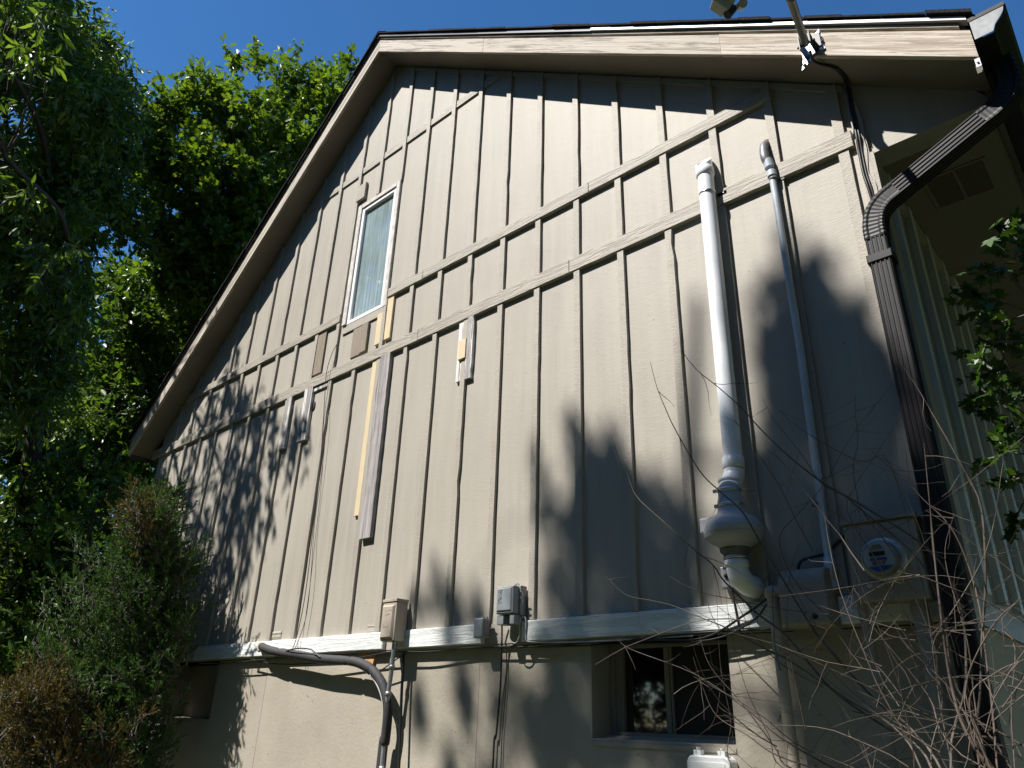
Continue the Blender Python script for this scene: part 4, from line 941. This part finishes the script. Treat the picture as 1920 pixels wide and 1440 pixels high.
# ---- darker trees behind
for (lab, pts_, dist, per, sz, mm, tm, tr_u) in [
    ('dark leafy tree low behind the left eave', [((300,620),(1.9,1.9,1.7)), ((240,800),(2.0,2.0,1.6)), ((400,560),(1.3,1.3,1.2))], 15, 200, .15, 'leaf_dark', BROAD, 330),
    ('shaded tree in the far left background under the drooping boughs', [((60,720),(2.6,2.6,2.2)), ((120,940),(2.8,2.6,1.9)), ((20,1120),(2.4,2.4,1.6))], 16, 200, .16, 'leaf_dark', BROAD, 70),
    ('low dark tree at the left between the juniper and the eave', [((200,1030),(1.7,1.7,1.3)), ((60,1200),(2.0,2.0,1.3)), ((330,1080),(1.2,1.2,1.0))], 12.5, 200, .12, 'leaf_dark', BROAD, 190)]:
    shape = [(AT(u, v, dist), R) for (u, v), R in pts_]
    cl = crown_points(shape, 130, .4, .75)
    b = AT(tr_u, 1250, dist); b[2] = -.2; vtop = min(v for (u, v), R in pts_)
    _, n_ = make_tree('background_tree', lab, b, [AT(tr_u, 1100, dist), AT(tr_u+20, (1100+vtop)//2, dist), AT(tr_u+30, vtop, dist)], cl, per, sz, tm, mm, .15, .15, .16, allow=SHADE_L, limb_r=.045, group='dark trees behind the house'); TOT += n_
# ---- small bright sapling
cl = crown_points([(AT(190, 935, 9.0), (.42, .42, .22)), (AT(110, 1000, 9.3), (.5, .4, .25))], 16, .16, .28)
b = AT(150, 1200, 9.1); b[2] = -.2
_, n_ = make_tree('sapling', 'small bright green sapling lit up left of the gutter end', b, [AT(150, 1100, 9.1), AT(165, 1000, 9.1), AT(185, 930, 9.0)], cl, 150, .085, BROAD, 'leaf_bright', .1, .2, .03, allow=SHADE_L, limb_r=.012, cat='sapling'); TOT += n_
# ---- shade tree behind the photographer: throws the soft shade on the right and the foundation
blot = [(1532,498,.10,.8),(1538,550,.14,.9),(1500,610,.2,1),(1470,560,.09,.5),(1548,640,.16,1),(1455,660,.14,.9),(1500,690,.16,1),
 (1600,620,.13,.8),(1640,660,.16,1),(1620,720,.2,1),(1530,740,.14,.9),(1680,740,.18,1),(1470,770,.12,.9),(1510,800,.2,1),(1590,830,.2,1),(1660,820,.2,1),(1462,850,.13,.9),(1530,880,.2,1),(1610,930,.2,1),(1505,930,.14,1),(1560,990,.22,1),
 (1690,940,.18,1),(1640,1050,.25,1),(1560,1090,.25,1),(1700,1110,.25,1),(1520,1060,.15,.9),(1630,1180,.28,1),(1585,1220,.2,1),(1700,1260,.3,1),(1780,1150,.3,1),(1800,1350,.3,1),(1620,1330,.28,1),(1600,1420,.16,.8),(1720,1420,.3,1),(1650,1440,.3,1),
 (1080,920,.1,.7),(1045,960,.10,.8),(1160,890,.10,.8),(1170,950,.17,1),(1110,985,.17,1),(1060,1030,.13,.9),(1240,940,.12,.8),(1255,1000,.17,1),(1190,1030,.2,1),(1120,1070,.2,1),(1272,1060,.12,.9),(1240,1100,.2,1),(1160,1130,.2,1),(1080,1110,.14,.9),
 (820,1110,.07,.7),(850,1140,.08,.7),(790,1150,.05,.6),(900,1150,.06,.6),(1100,1180,.16,1),(1200,1180,.2,1),(1270,1180,.14,.9),(860,1190,.06,.8),
 (770,1290,.06,.8),(780,1370,.09,.8),(850,1260,.07,.9),(870,1330,.09,.9),(920,1380,.1,.9),(900,1430,.1,.8),(960,1270,.08,.9),(990,1330,.13,1),(1060,1330,.15,1),(1050,1240,.08,.7),(1020,1400,.15,1),(1100,1290,.16,1),(1110,1400,.15,.9),(1180,1300,.2,1),(1262,1290,.17,1),(1180,1430,.08,.6),(1260,1240,.18,1),(830,1420,.05,.6),(1292,1250,.1,.9),(1298,1330,.08,.9)]
random.seed(12); RNG = np.random.default_rng(5)
clS = []
for u, v, r, den in blot:
    p = np.array(W(u, v)); t_ = random.uniform(12.0, 15.0)
    if u > 1400 and random.random() < .22: continue
    for _ in range(2 if r > .12 else 1):
        off = RNG.normal(size=3)*r*.45; clS.append((p+off-SD*t_, r*.98))
c0_ = np.mean([c for c, r in clS], axis=0)
for (mu, mv) in ((2.6, .2), (3.6, .6)): pass
bS = np.array([c0_[0]-1.2, c0_[1]-1.0, -.2])
_, n_ = make_tree('shade_tree', 'broad leafy tree standing behind the photographer casting dappled shade', bS, [bS+np.array([.1,.1,4]), bS+np.array([.4,.2,7.5]), c0_+np.array([-.3,-.3,-1.0]), c0_+np.array([.2,.1,1.2])], clS, 760, .095, BROAD, 'leaf_dark', .05, .1, .2, filt=False, limb_r=.035); TOT += n_
# ---- unseen trees added all round to block low sky fill and darken pane reflections
shape = [((0,0,8.5),(3.4,3.4,4.4)), ((1.2,.5,4.6),(3.0,3.0,2.2)), ((-1.4,.6,5.2),(2.6,2.8,2.4))]
yt, n_ = make_tree('sky_block_tree', 'added sky-blocking leafy tree behind the photographer', (0,0,-.2), [(.1,.1,4), (0,.2,8), (.1,0,11.5)], crown_points(shape, 190, .6, 1.1), 150, .26, BROAD, 'leaf_dark', .1, .2, .24, filt=False, limb_r=.05, group='added sky-blocking trees behind the photographer', tw=12); TOT += n_
ypos = [(4,-13.5,0),(-2.5,-14.5,1),(-9,-15,2),(-14.5,-13,3),(11,-9.5,4),(14.5,-3.2,5),(14.2,3.6,.6),(-17,-8,1.7),(10,9,2.6),(1,-17,.3),(14,-14,1.1),(-9,-19,2.2)]
for i, (x, y, a) in enumerate(ypos):
    if i == 0: yt.location = (x, y, -.2); continue
    c = yt.copy(); COL.objects.link(c); c['label'] = 'added leafy tree out of view '+('', 'behind the shade tree', 'behind and left of the photographer', 'far back to the left', 'back to the right', 'right beside the photographer', 'beside the right house wall', 'left of the junipers', 'past the right eave', 'in the second row straight behind', 'in the second row back right', 'in the second row back left')[i]; c.location = (x, y, -.2); c.rotation_euler = (0, 0, a); c.scale = (1+.05*(i % 3),)*3
    for ch in list(yt.children): k_ = ch.copy(); COL.objects.link(k_); k_.parent = c
hb = []  # unseen leafy row added to hide horizon sky and darken the fill
for x in np.arange(-20, 17, .75): hb += [(np.array([x, -17.5+RNG.normal()*.3, z+RNG.normal()*.15]), .75) for z in (.6, 1.7, 2.8)]
_, n_ = make_tree('added_hedge', 'long unseen hedge closing the yard behind the photographer', (-2,-17.6,-.2), [(-2,-17.6,.8), (-2,-17.6,2.2)], hb, 150, .2, BROAD, 'leaf_dark', 0, .1, .08, filt=False, limb_r=.02, cat='added_hedge'); TOT += n_
# ---- junipers
def juniper(name, label, base, sprays, m, parent_bark='bark_grey', blade=.019, lean=(0,0,0)):
    """feathery sprays: (origin, dir, length, n)"""
    t = thing(name, label, 'juniper', tuple(base)); mb = MB(); P_, D_, N_, S_ = [], [], [], []
    top = max(s[0][2] for s in sprays); bb = np.array(base, float)
    ctr = np.mean([s[0] for s in sprays], axis=0)
    mb.tube(smooth_path([bb, bb+np.array([0, 0, top*.4]), np.array([ctr[0], ctr[1], top*.55])], 5), list(np.linspace(.06, .012, 11)), 8)
    for o_, d, l, n in sprays:
        o_ = np.array(o_, float); d = np.array(d, float); d /= np.linalg.norm(d)
        mb.tube([o_-d*l*.5, o_, o_+d*l*.7], [.004, .003, .001], 3, False)
        nb_ = max(4, int(n/20))
        for j in range(nb_):
            t0 = (j+.5)/nb_; a = rnd_unit(1)[0]; bd = d*.9+a*.45+np.array([0, 0, .2]); bd /= np.linalg.norm(bd); bl = l*(.55-.35*t0); o2 = o_+d*l*t0
            k = 20; s = (np.arange(k)+.5)/k; q = o2+bd*bl*s[:, None]; aa = rnd_unit(k)
            P_.append(q); D_.append(bd*1.0+aa*.5); N_.append(rnd_unit(k)); S_.append(blade*RNG.uniform(.6, 1.5, k))
    mb.build('trunk', parent_bark, t)
    P_, D_, N_, S_ = map(np.concatenate, (P_, D_, N_, S_))
    half = RNG.uniform(0, 1, len(P_))
    T = [(0, -.08, 0), (.4, -.12, .02), (1, 0, 0), (.4, .12, .02), (0, .08, 0)]
    leaf_object('foliage', T, [(0,1,2,3,4)], P_, D_, N_, S_, m, t); return len(P_)
def spray_cloud(px_list, n, dmin, dmax, yclamp=-.12, lr=(.10, .20), bias=(.25, -.25, .75)):
    """n plumes; each plume is a leading shoot with side sprays that shorten toward its tip"""
    out = []
    for _ in range(n):
        u, v, ru, rv = px_list[RNG.integers(len(px_list))]
        u2, v2 = u+RNG.normal()*ru*.55, v+RNG.normal()*rv*.55; dist = RNG.uniform(dmin, dmax)
        p = AT(u2, v2+45, dist)
        if p[1] > yclamp-.15 and p[0] > XL-.4: p[1] = yclamp-.15-RNG.uniform(0, .3)
        d = np.array(bias)+rnd_unit(1)[0]*.55; d /= np.linalg.norm(d); Lp = RNG.uniform(.20, .38)
        out.append((p+d*Lp*.8, d, RNG.uniform(*lr)*.9, 80))
        for k in range(9):
            t = (k+.5)/9; a = rnd_unit(1)[0]; a -= d*np.dot(a, d); a /= np.linalg.norm(a)+1e-9
            dd = d*.75+a*.75; out.append((p+d*Lp*t-d*.04, dd, RNG.uniform(*lr)*(1.15-.6*t), 80))
    return [o for o in out if o[0][1] < -.06 or o[0][0] < XL-.1]
G1 = [(296,935,8,18),(284,985,16,30),(250,1060,42,40),(340,1180,22,30),(335,1250,22,40),(230,1110,80,60),(285,1130,42,50),(170,1200,90,70),(275,1230,50,60),(310,1290,26,50),(220,1300,90,70),(295,1400,40,50),(130,1320,80,80),(230,1400,90,60),(325,1050,18,15)]
sp1 = spray_cloud(G1, 560, 6.1, 7.2)
b1_ = AT(230, 1440, 6.9); b1_[2] = -.15
TOT += juniper('juniper', 'tall feathery green juniper growing against the left end of the wall', b1_, sp1, 'juniper_green')
G2 = [(30,1400,50,50),(110,1310,50,60),(100,1420,80,50),(180,1380,60,50),(60,1330,60,50),(270,970,14,40)]
sp2_ = spray_cloud(G2, 110, 6.0, 6.6)
b2_ = AT(100, 1440, 6.2); b2_[2] = -.15
TOT += juniper('juniper', 'browning juniper with rusty dead sprays in the lower left corner', b2_, sp2_, 'juniper_brown')
# ---- maple boughs at the right edge
shape = [(1880,430,.10),(1890,510,.12),(1860,560,.11),(1895,600,.13),(1850,640,.10),(1880,690,.12),(1840,730,.09),(1895,760,.12),(1860,790,.09),(1900,850,.10),(1905,900,.07),(1870,700,.1),(1910,480,.12),(1900,980,.05)]
cl = []
for u, v, r in shape:
    d_ = ray(u, v); t_ = random.uniform(3.0, 3.7); cl.append((CAMP+d_/np.linalg.norm(d_)*t_, r*1.35))
bm = np.array([4.75, .25, -.15])
_, n_ = make_tree('maple_sapling', 'shaded green maple branches reaching in at the right edge', bm, [(4.8,.3,1.2), (4.72,.25,2.4), (4.55,.2,3.3)], cl, 560, .047, MAPLE, 'leaf_maple', .15, .0, .035, 'bark_grey', filt=False, tw=8, cat='sapling', limb_r=.009); TOT += n_
print('leaves', TOT)
# ------------------------------------------------------------------ bare shrub bottom right
random.seed(99); RNG = np.random.default_rng(17)
def shrub(name, label, base, stems, m, nrand, hub, rr0=.0045, twn=5):
    t = thing(name, label, 'shrub', tuple(base)); bb = np.array(base, float)
    main = MB(); fine = MB()
    def addtwigs(path, n, l, r):
        for _ in range(n):
            i = random.randint(1, len(path)-2); a = path[i]; d = np.array(path[i+1])-np.array(path[i-1]); d = d/(np.linalg.norm(d)+1e-9)
            dd = d*.6+rnd_unit(1)[0]*.8; dd /= np.linalg.norm(dd); ll = l*random.uniform(.3, 1.0)
            if dd[1] > 0 and a[1]+dd[1]*ll > -.06: dd[1] = -abs(dd[1])
            p = [a]; 
            for k in range(4): dd = dd+rnd_unit(1)[0]*.22; dd /= np.linalg.norm(dd); q = p[-1]+dd*ll/4; q[1] = min(q[1], -.05); p.append(q)
            fine.tube(p, [r, r*.85, r*.7, r*.5, r*.3], 4, False)
    for px, Y, r0 in stems:
        pts = [np.array(W(u, v, Y-.0*i)) for i, (u, v) in enumerate(px)]
        pts = [p+np.array([0, 0, 0])+rnd_unit(1)[0]*.004 for p in pts]
        end = pts[-1]; pts += [end+(hub-end)*.45+np.array([0, 0, -.08]), hub+np.array([RNG.normal()*.12, RNG.normal()*.05, -.25])]
        pts += [bb+(hub-bb)*.35]
        sp_ = smooth_path(pts, 5); n = len(sp_); r0 *= .8; main.tube(sp_, list(np.linspace(r0*.28, r0*.8, max(2, n//2)))+[r0]*(n-max(2, n//2)), 5, False)
        addtwigs(sp_[:n*2//3], twn, .22, r0*.4)
    for _ in range(nrand):
        a = hub+RNG.normal(size=3)*np.array([.30, .10, .26]); d = np.array([RNG.normal()*.75-.25, RNG.normal()*.25, RNG.uniform(-.1, .9)]); d /= np.linalg.norm(d)
        l = RNG.uniform(.25, .75); p = [a]; curl = rnd_unit(1)[0]*.16
        for k in range(9):
            d = d+curl+rnd_unit(1)[0]*.10; d /= np.linalg.norm(d); q = p[-1]+d*l/9; q[1] = min(q[1], -.05); p.append(q)
        r0 = RNG.uniform(.0008, .0022); main.tube(p, list(np.linspace(r0, r0*.35, 10)), 5, False); addtwigs(p, 3, .14, r0*.5)
    main.v, o_ = main.v, len(main.v); main.f += [tuple(i+o_ for i in f) for f in fine.f]; main.v = main.v+fine.v; main.sm += fine.sm; main.build('stem', m, t)
hub = np.array(W(1800, 1330, -.5))
base = (hub[0]+.25, -.5, -.1)
st_ = [([(1218,679),(1233,725),(1250,767),(1268,808),(1313,883),(1350,921),(1390,960),(1425,1017),(1460,1072),(1500,1140),(1540,1200),(1640,1310)], -.35, .0052),
 ([(1148,819),(1163,865),(1175,888),(1195,930),(1240,975),(1300,1030),(1335,1060),(1357,1086),(1387,1117),(1420,1150),(1475,1195),(1560,1290),(1650,1360)], -.35, .0048),
 ([(1136,1080),(1175,1114),(1220,1125),(1265,1136),(1317,1159),(1367,1181),(1430,1212),(1480,1240),(1600,1320)], -.42, .0036),
 ([(1277,625),(1282,660),(1307,693),(1347,727),(1390,763),(1430,810),(1487,860),(1547,910),(1613,947),(1740,1030),(1800,1130)], -.38, .0045),
 ([(1432,747),(1453,787),(1487,830),(1513,867),(1543,907),(1580,930),(1623,960),(1720,1050),(1770,1160)], -.40, .0034),
 ([(1453,763),(1510,813),(1613,863),(1670,867)], -.45, .0022),
 ([(1673,723),(1603,810),(1543,910),(1500,960),(1460,1010),(1500,1100),(1600,1200)], -.45, .0026),
 ([(1693,780),(1640,853),(1600,913),(1590,960),(1650,1060),(1720,1200)], -.45, .0024),
 ([(1602,740),(1605,780),(1608,830),(1598,873),(1605,923),(1620,960),(1680,1050),(1750,1200)], -.48, .0028),
 ([(1677,623),(1690,680),(1717,727),(1753,780),(1780,833),(1813,897),(1840,960),(1850,1100)], -.5, .0042)]
shrub('bare_shrub', 'leafless shrub with long arching stems sprawling over the lower right wall', base, st_, 'twig', 46, hub, twn=6)
hub2 = np.array(W(1860, 1420, -.62)); base2 = (hub2[0]+.1, -.6, -.1)
st2 = [([(1730,832),(1747,960),(1760,1100),(1785,1280)], -.6, .0055),
 ([(1633,848),(1697,900),(1730,937),(1790,1000),(1830,1120)], -.55, .0036),
 ([(1160,1195),(1180,1215),(1300,1265),(1400,1330),(1460,1380),(1560,1440)], -.45, .0036),
 ([(1278,1246),(1330,1285),(1380,1310),(1440,1350),(1500,1400)], -.45, .0028),
 ([(1300,1230),(1318,1290),(1345,1340),(1400,1380),(1460,1420)], -.42, .003),
 ([(1312,1190),(1330,1250),(1390,1320),(1450,1400),(1480,1440)], -.40, .0034),
 ([(1360,1100),(1370,1180),(1400,1290),(1440,1380),(1470,1440)], -.40, .0024),
 ([(1345,1110),(1352,1250),(1368,1350),(1376,1440)], -.38, .0026),
 ([(1560,1040),(1600,1120),(1650,1190),(1740,1300)], -.5, .0026),
 ([(1790,960),(1770,1050),(1810,1200),(1830,1330)], -.6, .003),
 ([(1910,1120),(1860,1180),(1810,1290)], -.6, .0045),
 ([(1920,1235),(1870,1260),(1815,1310)], -.65, .0042),
 ([(1660,1130),(1700,1210),(1790,1300)], -.55, .0026),
 ([(1570,1180),(1640,1200),(1720,1190),(1800,1180),(1900,1200)], -.5, .002)]
shrub('bare_shrub', 'tangled reddish leafless shrub in the bottom right corner', base2, st2, 'twig_red', 52, hub2, twn=7)
